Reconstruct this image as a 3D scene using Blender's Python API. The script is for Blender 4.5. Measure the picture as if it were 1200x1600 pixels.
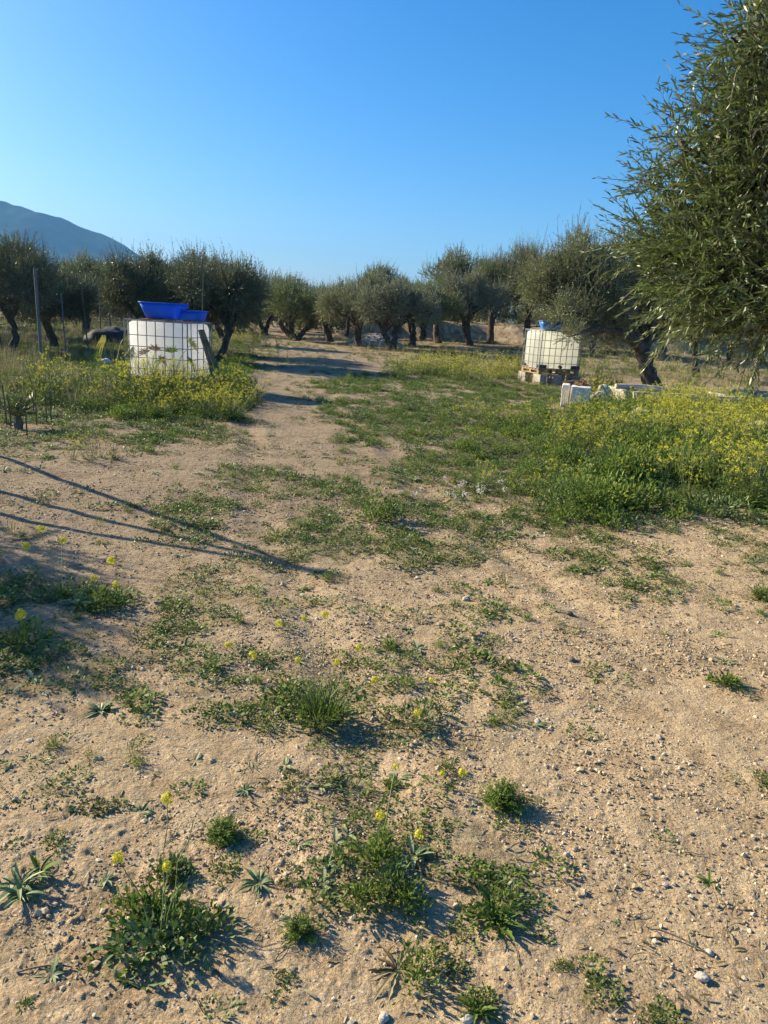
import bpy, math, random
import numpy as np
from math import radians, sin, cos, pi, tan, sqrt
from mathutils import Matrix, Vector

# ---------------------------------------------------------------- scene, camera, light
for o in list(bpy.data.objects):
    bpy.data.objects.remove(o)
scene = bpy.context.scene
C = scene.collection
CAM_H, PITCH, ROLL, FPX = 1.5, radians(14.9), radians(3.3), 1155.0


def _rx(a):
    c, s = cos(a), sin(a)
    return np.array([[1, 0, 0], [0, c, -s], [0, s, c]])


def _rz(a):
    c, s = cos(a), sin(a)
    return np.array([[c, -s, 0], [s, c, 0], [0, 0, 1]])


RC = _rx(pi / 2 - PITCH) @ _rz(ROLL)
cam_data = bpy.data.cameras.new('camera')
cam_data.sensor_fit = 'VERTICAL'
cam_data.sensor_height = 36.0
cam_data.lens = 36.0 * FPX / 1600.0
cam_data.clip_start = 0.05
cam_data.clip_end = 20000
cam = bpy.data.objects.new('camera', cam_data)
C.objects.link(cam)
mw = Matrix([list(RC[i]) + [0] for i in range(3)] + [[0, 0, 0, 1]])
mw.translation = Vector((0, 0, CAM_H))
cam.matrix_world = mw
scene.camera = cam

SUN_EL, SUN_AZ_DIR = radians(27), radians(25)      # shadows run right and a little towards the viewer
sun_vec = Vector((-cos(SUN_AZ_DIR) * cos(SUN_EL), sin(SUN_AZ_DIR) * cos(SUN_EL), sin(SUN_EL)))
world = bpy.data.worlds.new('World')
scene.world = world
world.use_nodes = True
wn = world.node_tree
wn.nodes.clear()
sky = wn.nodes.new('ShaderNodeTexSky')
sky.sky_type = 'NISHITA'
sky.sun_disc = False
sky.sun_elevation = SUN_EL
sky.sun_rotation = math.atan2(sun_vec.x, sun_vec.y)
sky.altitude = 300
sky.air_density = 1.0
sky.dust_density = 1.6
sky.ozone_density = 6.0
hs = wn.nodes.new('ShaderNodeHueSaturation')
hs.inputs['Saturation'].default_value = 1.3
bg = wn.nodes.new('ShaderNodeBackground')
bg.inputs['Strength'].default_value = 0.086
wo = wn.nodes.new('ShaderNodeOutputWorld')
wn.links.new(sky.outputs[0], hs.inputs['Color'])
wn.links.new(hs.outputs[0], bg.inputs['Color'])
wn.links.new(bg.outputs[0], wo.inputs['Surface'])

sl = bpy.data.lights.new('sun', 'SUN')
sl.energy = 5.0
sl.angle = radians(0.5)
sl.color = (1.0, 0.86, 0.60)
so = bpy.data.objects.new('sun', sl)
C.objects.link(so)
so.rotation_euler = (-sun_vec).to_track_quat('-Z', 'Y').to_euler()
scene.view_settings.view_transform = 'Standard'
scene.view_settings.look = 'None'
scene.view_settings.gamma = 1
scene.view_settings.exposure = 1.18
scene.cycles.max_bounces = 6
scene.cycles.diffuse_bounces = 3
scene.cycles.glossy_bounces = 2
scene.cycles.transmission_bounces = 4
scene.cycles.transparent_max_bounces = 4
scene.cycles.volume_bounces = 0


# ---------------------------------------------------------------- pixel <-> place (1200x1600 frame of the photograph)
def ray(px, py):
    d = RC @ np.array([(px - 600) / FPX, (800 - py) / FPX, -1.0])
    return d


def G(px, py, z=0.0):
    d = ray(px, py)
    t = (z - CAM_H) / d[2]
    return np.array([t * d[0], t * d[1]])


def P(px, py, Y):
    d = ray(px, py)
    t = Y / d[1]
    return np.array([t * d[0], Y, CAM_H + t * d[2]])


def proj(x, y, z=0.0):
    v = np.stack([x, y, np.zeros_like(x) + z - CAM_H], -1) @ RC
    zz = np.minimum(v[..., 2], -1e-3)
    return 600 + FPX * v[..., 0] / -zz, 800 - FPX * v[..., 1] / -zz


# ---------------------------------------------------------------- noise
def _h(ix, iy, s):
    n = (ix.astype(np.int64) * 374761393 + iy.astype(np.int64) * 668265263 + s * 974634777) & 0xffffffff
    n = ((n ^ (n >> 13)) * 1274126177) & 0xffffffff
    n = (n ^ (n >> 16)) & 0xffffffff
    return n / 4294967295.0


def vnoise(x, y, s=0):
    ix, iy = np.floor(x), np.floor(y)
    fx, fy = x - ix, y - iy
    fx = fx * fx * (3 - 2 * fx)
    fy = fy * fy * (3 - 2 * fy)
    a, b = _h(ix, iy, s), _h(ix + 1, iy, s)
    c, d = _h(ix, iy + 1, s), _h(ix + 1, iy + 1, s)
    return (a * (1 - fx) + b * fx) * (1 - fy) + (c * (1 - fx) + d * fx) * fy


def fbm(x, y, s=0, o=4):
    r, a, t = 0, 1.0, 0
    for i in range(o):
        r = r + a * vnoise(x * 2 ** i + i * 17.3, y * 2 ** i - i * 9.1, s + i)
        t += a
        a *= 0.5
    return r / t


def worley(x, y, s=0):
    ix, iy = np.floor(x), np.floor(y)
    best = np.full(x.shape, 9.0)
    hid = np.zeros(x.shape)
    for dx in (-1, 0, 1):
        for dy in (-1, 0, 1):
            cx, cy = ix + dx, iy + dy
            px, py = cx + _h(cx, cy, s), cy + _h(cx, cy, s + 7)
            d = np.hypot(px - x, py - y)
            m = d < best
            best = np.where(m, d, best)
            hid = np.where(m, _h(cx, cy, s + 13), hid)
    return best, hid


def sstep(a, b, x):
    t = np.clip((x - a) / (b - a), 0, 1)
    return t * t * (3 - 2 * t)


def height(x, y):
    """the lie of the land, without the crumbs"""
    x = np.asarray(x, float)
    y = np.asarray(y, float)
    d = np.hypot(x, y)
    z = 0.05 * (fbm(x * 0.5, y * 0.5, 3, 3) - 0.5) * sstep(2, 6, d)
    z = z + 0.035 * (fbm(x * 1.7, y * 1.7, 21, 2) - 0.5)
    z = z + 0.12 * np.exp(-((x + 5) ** 2 + (y - 14.5) ** 2) / 7.0)          # low mound under the left tank
    # wheel ruts of the track
    cx = np.interp(y, [1, 4, 7, 11, 15, 20, 30, 45], [.9, .35, -.55, -1.5, -2.0, -2.3, -3.4, -6.0]) + .12 * np.sin(y * .9)
    for off in (-.78, .78):
        dd = np.abs(x - cx - off)
        z = z - (.020 * np.exp(-(dd / .11) ** 2) - .007 * np.exp(-((dd - .22) / .07) ** 2)) * sstep(1.0, 2.5, y) * (.35 + .65 * sstep(.4, .6, vnoise(y * .7, y * 0 + off, 70)))
    edge = 47.0 + 1.2 * np.sin(x * 0.35) + 1.6 * (vnoise(x * 0.5, x * 0 + 3, 5) - 0.5)
    bank = sstep(0, 1.1, y - edge) * (1.05 + 0.25 * (vnoise(x * 0.8, y * 0.8, 9) - .5)) * sstep(-4.5, -1.5, x)
    z = z + bank
    z = z + 0.25 * sstep(34, 46, y) * sstep(-2, 3, x)
    z = z + 0.15 * (fbm(x * 0.12, y * 0.12, 31, 3) - 0.5) * sstep(12, 30, d) * sstep(400, 60, d)
    return z


def hz(x, y):
    return float(height(np.array([x]), np.array([y]))[0])


# ---------------------------------------------------------------- where plants grow (amount 0..1 seen from above)
def inpoly(px, py, poly):
    r = np.zeros(px.shape, bool)
    n = len(poly)
    for i in range(n):
        x1, y1 = poly[i]
        x2, y2 = poly[(i + 1) % n]
        c = ((y1 > py) != (y2 > py)) & (px < (x2 - x1) * (py - y1) / (y2 - y1 + 1e-9) + x1)
        r ^= c
    return r


ZONES = {          # corner points on the ground, given by where they lie in the photograph
    'thick': ([(640, 700), (690, 640), (760, 612), (880, 640), (1000, 632), (1300, 640), (1400, 810), (1180, 800), (1060, 815), (900, 835), (760, 800), (650, 750)], .78),
    'lush': ([(860, 660), (960, 640), (1300, 640), (1400, 810), (1060, 815), (880, 790)], 1.0),
    'apron': ([(620, 700), (760, 790), (900, 825), (1080, 800), (1230, 830), (1000, 850), (930, 890), (800, 850), (640, 870), (600, 810)], .78),
    'strip': ([(480, 590), (700, 585), (860, 600), (900, 640), (760, 640), (640, 740), (560, 690), (490, 650)], .72),
    'mid': ([(230, 770), (380, 745), (560, 740), (640, 800), (640, 870), (540, 880), (420, 860), (200, 840)], .7),
    'left': ([(-60, 890), (120, 900), (250, 910), (180, 990), (230, 1100), (-60, 1110)], .8),
    'midlow': ([(250, 910), (480, 930), (470, 1030), (420, 1120), (330, 1120), (250, 1040)], .62),
    'centre': ([(350, 1030), (560, 990), (760, 1010), (800, 1100), (600, 1150), (380, 1140)], .68),
    'rightlow': ([(860, 870), (1250, 800), (1250, 1130), (930, 1110)], .38),
    'verge': ([(-60, 640), (380, 640), (370, 665), (220, 700), (160, 700), (-60, 725)], .8),
    'vergefar': ([(330, 545), (400, 570), (375, 600), (380, 660), (300, 660), (320, 600)], .8),
    'footl': ([(100, 1260), (420, 1260), (460, 1500), (120, 1520)], .40),
    'shade': ([(-60, 1040), (260, 1040), (220, 1250), (-60, 1260)], .42),
    'footm': ([(540, 1200), (700, 1230), (840, 1330), (830, 1480), (780, 1600), (540, 1600), (500, 1400)], .62),
    'footr': ([(1080, 1100), (1250, 1100), (1250, 1300), (1120, 1280)], .12),
}


def cover(px, py, x, y):
    k = np.clip((py - 500) / 260, .12, 1)
    px = px + 150 * k * (fbm(x * 1.6, y * 1.6, 501, 4) - .5)
    py = py + 110 * k * (fbm(x * 1.6, y * 1.6, 511, 4) - .5)
    c = np.where(px > 820 + 0 * py, .05, .16) + 0 * px
    for k, (poly, v) in ZONES.items():
        c = np.where(inpoly(px, py, poly), np.maximum(c, v), c)
    far = py < 590
    n = fbm(x * 0.35, y * 0.22, 77, 3)
    track = np.exp(-((px - (560 - 1.15 * (600 - py))) / (60 + 0.6 * (py - 520))) ** 2)
    c = np.where(far, np.maximum(c, np.clip(0.30 + 1.2 * (n - 0.45), 0.05, .8) * (1 - 0.85 * track)), c)
    wild = (px < 385) & (py < 660) & (py > 500)
    c = np.where(wild, 0.85, c)
    pat = fbm(x * 2.2, y * 2.2, 55, 3)
    pat = sstep(0.62 - 0.34 * c, 0.70 - 0.30 * c, pat)
    return c * (0.15 + 0.95 * np.maximum(pat, sstep(.8, 1, c)))


# ---------------------------------------------------------------- materials
def nodes_mat(name):
    m = bpy.data.materials.new(name)
    m.use_nodes = True
    nt = m.node_tree
    nt.nodes.clear()
    out = nt.nodes.new('ShaderNodeOutputMaterial')
    return m, nt, out


def N(nt, typ, **kw):
    n = nt.nodes.new(typ)
    for k, v in kw.items():
        if k.startswith('i_'):
            n.inputs[k[2:].replace('_', ' ')].default_value = v
        else:
            setattr(n, k, v)
    return n


def mixc(nt, fac, a, b, blend='MIX'):
    n = nt.nodes.new('ShaderNodeMix')
    n.data_type = 'RGBA'
    n.blend_type = blend
    for sock, v in ((n.inputs['Factor'], fac), (n.inputs['A'], a), (n.inputs['B'], b)):
        if sock.name == 'Factor':
            sock = n.inputs[0]
        elif sock.name == 'A':
            sock = n.inputs[6]
        else:
            sock = n.inputs[7]
        if hasattr(v, 'is_linked') or isinstance(v, bpy.types.NodeSocket):
            nt.links.new(v, sock)
        elif isinstance(v, (int, float)):
            sock.default_value = v
        else:
            sock.default_value = (*v, 1) if len(v) == 3 else v
    return n.outputs[2]


def ramp(nt, sock, stops):
    r = nt.nodes.new('ShaderNodeValToRGB')
    e = r.color_ramp.elements
    while len(e) < len(stops):
        e.new(0.5)
    for i, (p, c) in enumerate(stops):
        e[i].position = p
        e[i].color = (*c, 1) if not isinstance(c, (int, float)) else (c, c, c, 1)
    nt.links.new(sock, r.inputs[0])
    return r.outputs[0]


def leaf_mat(name, a, b, back=None, rough=0.5, trans=0.3, spec=0.4, tcol=None):
    m, nt, out = nodes_mat(name)
    at = N(nt, 'ShaderNodeAttribute', attribute_name='tone')
    col = mixc(nt, at.outputs['Fac'], a, b)
    if back:
        geo = N(nt, 'ShaderNodeNewGeometry')
        col2 = mixc(nt, geo.outputs['Backfacing'], col, back)
    else:
        col2 = col
    p = N(nt, 'ShaderNodeBsdfPrincipled')
    p.inputs['Roughness'].default_value = rough
    p.inputs['Specular IOR Level'].default_value = spec
    nt.links.new(col2, p.inputs['Base Color'])
    t = N(nt, 'ShaderNodeBsdfTranslucent')
    if tcol:
        t.inputs['Color'].default_value = (*tcol, 1)
    else:
        nt.links.new(col, t.inputs['Color'])
    mx = N(nt, 'ShaderNodeMixShader')
    mx.inputs[0].default_value = trans
    nt.links.new(p.outputs[0], mx.inputs[1])
    nt.links.new(t.outputs[0], mx.inputs[2])
    nt.links.new(mx.outputs[0], out.inputs['Surface'])
    return m


def solid_mat(name, base, var=None, scale=8.0, rough=0.7, bump=0.0, bscale=40.0, spec=0.5, metal=0.0, detail=6.0, contrast=(0.35, 0.65), trans=0.0, speck=None):
    m, nt, out = nodes_mat(name)
    tc = N(nt, 'ShaderNodeTexCoord')
    p = N(nt, 'ShaderNodeBsdfPrincipled')
    p.inputs['Roughness'].default_value = rough
    p.inputs['Metallic'].default_value = metal
    p.inputs['Specular IOR Level'].default_value = spec
    if var:
        nz = N(nt, 'ShaderNodeTexNoise')
        nz.inputs['Scale'].default_value = scale
        nz.inputs['Detail'].default_value = detail
        nt.links.new(tc.outputs['Object'], nz.inputs['Vector'])
        col = ramp(nt, nz.outputs['Fac'], [(contrast[0], base), (contrast[1], var)])
        if speck:
            n2 = N(nt, 'ShaderNodeTexNoise')
            n2.inputs['Scale'].default_value = scale * 4.7
            n2.inputs['Detail'].default_value = 5
            nt.links.new(tc.outputs['Object'], n2.inputs['Vector'])
            f = ramp(nt, n2.outputs['Fac'], [(0.55, 0.0), (0.68, 1.0)])
            col = mixc(nt, f, col, speck)
        nt.links.new(col, p.inputs['Base Color'])
    else:
        p.inputs['Base Color'].default_value = (*base, 1)
    if bump:
        nb = N(nt, 'ShaderNodeTexNoise')
        nb.inputs['Scale'].default_value = bscale
        nb.inputs['Detail'].default_value = 8
        nt.links.new(tc.outputs['Object'], nb.inputs['Vector'])
        b = N(nt, 'ShaderNodeBump')
        b.inputs['Strength'].default_value = bump
        b.inputs['Distance'].default_value = 0.02
        nt.links.new(nb.outputs['Fac'], b.inputs['Height'])
        nt.links.new(b.outputs[0], p.inputs['Normal'])
    if trans:
        t = N(nt, 'ShaderNodeBsdfTranslucent')
        t.inputs['Color'].default_value = (*[min(1, q * 1.04) for q in base], 1)
        mx = N(nt, 'ShaderNodeMixShader')
        mx.inputs[0].default_value = trans
        nt.links.new(p.outputs[0], mx.inputs[1])
        nt.links.new(t.outputs[0], mx.inputs[2])
        nt.links.new(mx.outputs[0], out.inputs['Surface'])
    else:
        nt.links.new(p.outputs[0], out.inputs['Surface'])
    return m


M = {}
M['olive'] = leaf_mat('olive_leaf', (0.07, 0.10, 0.032), (0.27, 0.29, 0.10), back=(0.34, 0.36, 0.22), rough=0.42, trans=0.3, spec=0.45)
M['olive_backlit'] = leaf_mat('olive_leaf_backlit', (0.05, 0.075, 0.03), (0.17, 0.19, 0.08), back=(0.26, 0.28, 0.18), rough=0.42, trans=0.22, spec=0.45)  # same olive leaves, backlit shade of the left trees put into the colour
M['olive_b'] = leaf_mat('olive_leaf_grey', (0.085, 0.105, 0.055), (0.28, 0.30, 0.15), back=(0.38, 0.40, 0.28), rough=0.42, trans=0.28, spec=0.45)
M['olive_c'] = leaf_mat('olive_leaf_green', (0.055, 0.095, 0.022), (0.22, 0.27, 0.07), back=(0.26, 0.30, 0.15), rough=0.45, trans=0.32, spec=0.4)
M['olive_near'] = leaf_mat('olive_leaf_near', (0.038, 0.072, 0.014), (0.17, 0.215, 0.045), back=(0.24, 0.29, 0.15), rough=0.42, trans=0.3, spec=0.5)
M['bark'] = solid_mat('olive_bark', (0.04, 0.032, 0.024), (0.11, 0.09, 0.07), scale=9, rough=0.95, bump=1.0, bscale=25)
M['twig'] = solid_mat('olive_twig', (0.14, 0.11, 0.075), (0.22, 0.19, 0.14), scale=9, rough=0.9)
M['herb'] = leaf_mat('herb_leaf', (0.055, 0.11, 0.02), (0.25, 0.32, 0.06), rough=0.6, trans=0.35, spec=0.25)
M['grass'] = leaf_mat('grass_blade', (0.065, 0.11, 0.02), (0.21, 0.26, 0.055), rough=0.5, trans=0.38, spec=0.3)
M['darkherb'] = leaf_mat('dark_leaf', (0.04, 0.08, 0.015), (0.15, 0.22, 0.045), back=(0.15, 0.21, 0.08), rough=0.5, trans=0.22, spec=0.45)
M['reddish'] = leaf_mat('reddish_leaf', (0.10, 0.06, 0.03), (0.17, 0.14, 0.05), rough=0.6, trans=0.2)
M['grey'] = leaf_mat('grey_leaf', (0.13, 0.18, 0.075), (0.34, 0.38, 0.22), rough=0.55, trans=0.2, spec=0.25)
M['flower'] = leaf_mat('yellow_petal', (0.64, 0.60, 0.035), (0.84, 0.77, 0.09), rough=0.6, trans=0.35)
M['stem'] = leaf_mat('plant_stem', (0.14, 0.19, 0.05), (0.26, 0.27, 0.09), rough=0.6, trans=0.2)
M['straw'] = leaf_mat('dry_straw', (0.24, 0.19, 0.10), (0.42, 0.36, 0.21), rough=0.7, trans=0.25)
M['fluff'] = leaf_mat('white_fluff', (0.55, 0.54, 0.50), (0.75, 0.74, 0.70), rough=0.9, trans=0.4)
M['pebble'] = leaf_mat('pebble_stone', (0.26, 0.185, 0.105), (0.66, 0.55, 0.40), rough=0.85, trans=0.0, spec=0.2)
M['rock'] = solid_mat('pale_rock', (0.34, 0.30, 0.24), (0.55, 0.51, 0.45), scale=14, rough=0.9, bump=0.6, bscale=50)
VEG = ['herb', 'grass', 'darkherb', 'reddish', 'grey', 'flower', 'stem', 'straw', 'fluff', 'pebble']
VI = {k: i for i, k in enumerate(VEG)}


# ---------------------------------------------------------------- mesh helpers
class Geo:
    """collects triangles and quads with a tone and a material number each"""

    def __init__(self):
        self.v, self.q, self.t, self.n = [], [], [], 0

    def add(self, verts, faces, tone=0.5, mat=0):
        verts = np.asarray(verts, float).reshape(-1, 3)
        faces = np.asarray(faces, np.int64)
        tone = np.broadcast_to(np.asarray(tone, float), (len(faces),)).copy()
        mat = np.broadcast_to(np.asarray(mat, np.int64), (len(faces),)).copy()
        (self.q if faces.shape[1] == 4 else self.t).append((faces + self.n, tone, mat))
        self.v.append(verts)
        self.n += len(verts)

    def merged(self):
        V = np.concatenate(self.v) if self.v else np.zeros((0, 3))
        o = []
        for L, k in ((self.q, 4), (self.t, 3)):
            if L:
                o.append((np.concatenate([a[0] for a in L]), np.concatenate([a[1] for a in L]), np.concatenate([a[2] for a in L])))
            else:
                o.append((np.zeros((0, k), np.int64), np.zeros(0), np.zeros(0, np.int64)))
        return V, o[0], o[1]

    def mesh(self, name, mats, smooth=False):
        V, Q, T = self.merged()
        me = bpy.data.meshes.new(name)
        me.vertices.add(len(V))
        me.vertices.foreach_set('co', V.astype(np.float32).ravel())
        idx = np.concatenate([Q[0].ravel(), T[0].ravel()]).astype(np.int32)
        nf = len(Q[0]) + len(T[0])
        starts = np.concatenate([np.arange(len(Q[0])) * 4, len(Q[0]) * 4 + np.arange(len(T[0])) * 3]).astype(np.int32)
        me.loops.add(len(idx))
        me.loops.foreach_set('vertex_index', idx)
        me.polygons.add(nf)
        me.polygons.foreach_set('loop_start', starts)
        me.update(calc_edges=True)
        me.polygons.foreach_set('material_index', np.concatenate([Q[2], T[2]]).astype(np.int32))
        me.polygons.foreach_set('use_smooth', np.full(nf, smooth))
        at = me.attributes.new('tone', 'FLOAT', 'FACE')
        at.data.foreach_set('value', np.concatenate([Q[1], T[1]]).astype(np.float32))
        for m in mats:
            me.materials.append(m)
        me.update()
        return me


def link(name, me, parent=None, loc=(0, 0, 0), rz=0.0, sc=1.0, **props):
    o = bpy.data.objects.new(name, me)
    C.objects.link(o)
    o.location = loc
    o.rotation_euler = (0, 0, rz)
    o.scale = (sc, sc, sc) if not hasattr(sc, '__len__') else sc
    if parent is not None:
        o.parent = parent
    for k, v in props.items():
        o[k] = v
    return o


def thing(name, label, cat, loc=(0, 0, 0), rz=0.0, group=None, sc=1.0):
    o = link(name, None, None, loc, rz, sc, label=label, category=cat)
    if group:
        o['group'] = group
    return o


def norm(v):
    v = np.asarray(v, float)
    return v / np.maximum(np.linalg.norm(v, axis=-1, keepdims=True), 1e-9)


def tube(g, pts, rad, sides=8, tone=0.5, mat=0, cap=True, rough=0.0, seed=0):
    pts = np.asarray(pts, float)
    n = len(pts)
    rad = np.broadcast_to(np.asarray(rad, float), (n,))
    tan_ = norm(np.gradient(pts, axis=0))
    ref = np.array([0, 0, 1.0]) if abs(tan_[0][2]) < 0.9 else np.array([1.0, 0, 0])
    rng = np.random.default_rng(seed)
    rings = []
    u = norm(np.cross(tan_[0], ref))
    lobes = rng.uniform(0, 2 * pi, 3)
    for i in range(n):
        u = norm(u - np.dot(u, tan_[i]) * tan_[i])
        w = np.cross(tan_[i], u)
        a = np.arange(sides) / sides * 2 * pi
        rr = rad[i] * (1 + rough * (0.5 * np.sin(3 * a + lobes[0] + i * .3) + 0.4 * np.sin(5 * a + lobes[1] - i * .2) + rng.normal(0, .25, sides)))
        rings.append(pts[i] + rr[:, None] * (np.cos(a)[:, None] * u + np.sin(a)[:, None] * w))
    V = np.concatenate(rings)
    F = []
    for i in range(n - 1):
        for j in range(sides):
            a, b = i * sides + j, i * sides + (j + 1) % sides
            F.append((a, b, b + sides, a + sides))
    g.add(V, F, tone, mat)
    if cap:
        for i, flip in ((0, 1), (n - 1, 0)):
            ring = V[i * sides:(i + 1) * sides]
            cv = np.concatenate([ring, [ring.mean(0)]])
            T = [((j + 1) % sides, j, sides) if flip else (j, (j + 1) % sides, sides) for j in range(sides)]
            g.add(cv, T, tone, mat)


def box(g, c, s, yaw=0.0, tone=0.5, mat=0, rot=None, jit=0.0, rng=None):
    s = np.asarray(s, float) / 2
    V = np.array([[x, y, z] for z in (-1, 1) for y in (-1, 1) for x in (-1, 1)], float) * s
    if jit:
        V = V + rng.uniform(-jit, jit, V.shape)
    if rot is not None:
        V = V @ np.asarray(rot).T
    V = V @ _rz(yaw).T + np.asarray(c)
    F = [(0, 2, 3, 1), (4, 5, 7, 6), (0, 1, 5, 4), (2, 6, 7, 3), (0, 4, 6, 2), (1, 3, 7, 5)]
    g.add(V, F, tone, mat)


def bevelled(name, size, mats, bevel=0.02, seg=3, subdiv=0, wob=0.0, seed=0, smooth=True):
    import bmesh
    bm = bmesh.new()
    bmesh.ops.create_cube(bm, size=1)
    for v in bm.verts:
        v.co = Vector((v.co.x * size[0], v.co.y * size[1], v.co.z * size[2]))
    if bevel:
        bmesh.ops.bevel(bm, geom=list(bm.edges), offset=bevel, segments=seg, profile=0.5, affect='EDGES')
    if subdiv:
        bmesh.ops.subdivide_edges(bm, edges=list(bm.edges), cuts=subdiv, use_grid_fill=True)
    if wob:
        co = np.array([v.co[:] for v in bm.verts])
        r = np.random.default_rng(seed)
        k = r.uniform(0, 50, 3)
        for i, v in enumerate(bm.verts):
            x, y, z = co[i]
            q = np.array([[x * 6 + k[0] + z * 3], [y * 6 + k[1] - z * 4]])
            v.co += Vector([(float(vnoise(q[0], q[1], s + seed)[0]) - .5) * wob * 2 for s in (1, 2, 3)])
    me = bpy.data.meshes.new(name)
    bm.to_mesh(me)
    bm.free()
    for m in mats:
        me.materials.append(m)
    for p in me.polygons:
        p.use_smooth = smooth
    return me


def replicate(g, protos, which, loc, rz, sc, tilt=None, tonej=None):
    """bake many copies of small plants into one Geo"""
    for k, pg in enumerate(protos):
        sel = np.where(which == k)[0]
        if not len(sel):
            continue
        V, Q, T = pg.merged()
        n = len(sel)
        c, s = np.cos(rz[sel]), np.sin(rz[sel])
        S = sc[sel][:, None]
        X = (V[None, :, 0] * c[:, None] - V[None, :, 1] * s[:, None]) * S
        Y = (V[None, :, 0] * s[:, None] + V[None, :, 1] * c[:, None]) * S
        Z = V[None, :, 2] * S
        if tilt is not None:
            X = X + Z * tilt[sel, 0][:, None]
            Y = Y + Z * tilt[sel, 1][:, None]
        W = np.stack([X + loc[sel, 0][:, None], Y + loc[sel, 1][:, None], Z + loc[sel, 2][:, None]], -1).reshape(-1, 3)
        base = g.n
        g.v.append(W)
        g.n += len(W)
        off = (np.arange(n) * len(V))[:, None, None] + base
        tj = (tonej[sel] if tonej is not None else np.zeros(n))[:, None]
        for F, L in ((Q, g.q), (T, g.t)):
            if len(F[0]):
                ff = (F[0][None] + off).reshape(-1, F[0].shape[1])
                L.append((ff, np.clip(F[1][None] + tj, 0, 1).ravel(), np.tile(F[2], n)))


# ---------------------------------------------------------------- ground
def ground_mesh():
    ys = [-60, -30, -15, -8, -4, -2, -1, -.3, .3, .7]
    y = 1.0
    while y < 62:
        ys.append(y)
        y *= 1.0042
    while y < 4200:
        ys.append(y)
        y *= 1.06
    ys = np.array(ys)
    t = np.linspace(-1, 1, 900)
    ext = 1 + np.cumsum(0.03 * 1.28 ** np.arange(24))
    t = np.concatenate([-ext[::-1], t, ext])
    w = 0.75 + 0.62 * np.maximum(ys, 0)
    X = t[None, :] * w[:, None]
    Y = np.repeat(ys[:, None], len(t), 1)
    far_lim = 4300
    X = np.clip(X, -far_lim, far_lim)
    Z = height(X, Y)
    cell = np.maximum((w * 2 / 900)[:, None], np.gradient(ys)[:, None])
    # footprints, crumbs and clods, fading with what the grid can carry
    px, py = proj(X, Y, 0)
    cov = cover(px, py, X, Y)
    near = (Y < 62) & (Y > .5) & (np.abs(t)[None, :] < 1.4)
    rough = sstep(.35, .65, fbm(X * 1.3 + 4, Y * 1.3, 91, 3))

    def fade(wl):
        return np.clip((wl / cell - 2.0) / 2.0, 0, 1) * near
    Z = Z + fade(.30) * 0.014 * (fbm(X * 4, Y * 4, 11, 2) - .5)
    Z = Z + fade(.10) * 0.006 * (fbm(X * 13, Y * 13, 12, 2) - .5) * (.5 + rough)
    wx = X + .020 * (vnoise(X * 42, Y * 42, 60) - .5) + .012 * (vnoise(X * 95, Y * 95, 61) - .5)
    wy = Y + .020 * (vnoise(X * 42 + 9, Y * 42, 62) - .5) + .012 * (vnoise(X * 95, Y * 95 + 5, 63) - .5)
    d1, h1 = worley(wx * 34, wy * 34, 40)
    Z = Z + fade(.029) * 0.010 * np.clip(0.6 - d1, 0, .5) * (h1 > .86) * (.45 + rough)
    d2, h2 = worley(wx * 62, wy * 62, 41)
    Z = Z + fade(.016) * 0.013 * np.clip(0.7 - d2, 0, .5) * (h2 > .62) * (.45 + .8 * rough)
    d3, h3 = worley(wx * 112, wy * 112, 47)
    Z = Z + fade(.0095) * 0.011 * np.clip(0.72 - d3, 0, .45) * (h3 > .45) * (.5 + .6 * rough)
    Z = Z + fade(.03) * 0.006 * (fbm(X * 38, Y * 38, 66, 3) - .5)
    V = np.stack([X, Y, Z], -1).reshape(-1, 3)
    nr, nc = X.shape
    idx = np.arange(nr * nc).reshape(nr, nc)
    F = np.stack([idx[:-1, :-1], idx[:-1, 1:], idx[1:, 1:], idx[1:, :-1]], -1).reshape(-1, 4)
    me = bpy.data.meshes.new('ground')
    me.vertices.add(len(V))
    me.vertices.foreach_set('co', V.astype(np.float32).ravel())
    me.loops.add(F.size)
    me.loops.foreach_set('vertex_index', F.astype(np.int32).ravel())
    me.polygons.add(len(F))
    me.polygons.foreach_set('loop_start', (np.arange(len(F)) * 4).astype(np.int32))
    me.update(calc_edges=True)
    me.polygons.foreach_set('use_smooth', np.ones(len(F), bool))
    a = me.attributes.new('veg', 'FLOAT', 'POINT')
    a.data.foreach_set('value', np.clip(cov, 0, 1).astype(np.float32).ravel())
    me.update()
    return me


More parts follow.
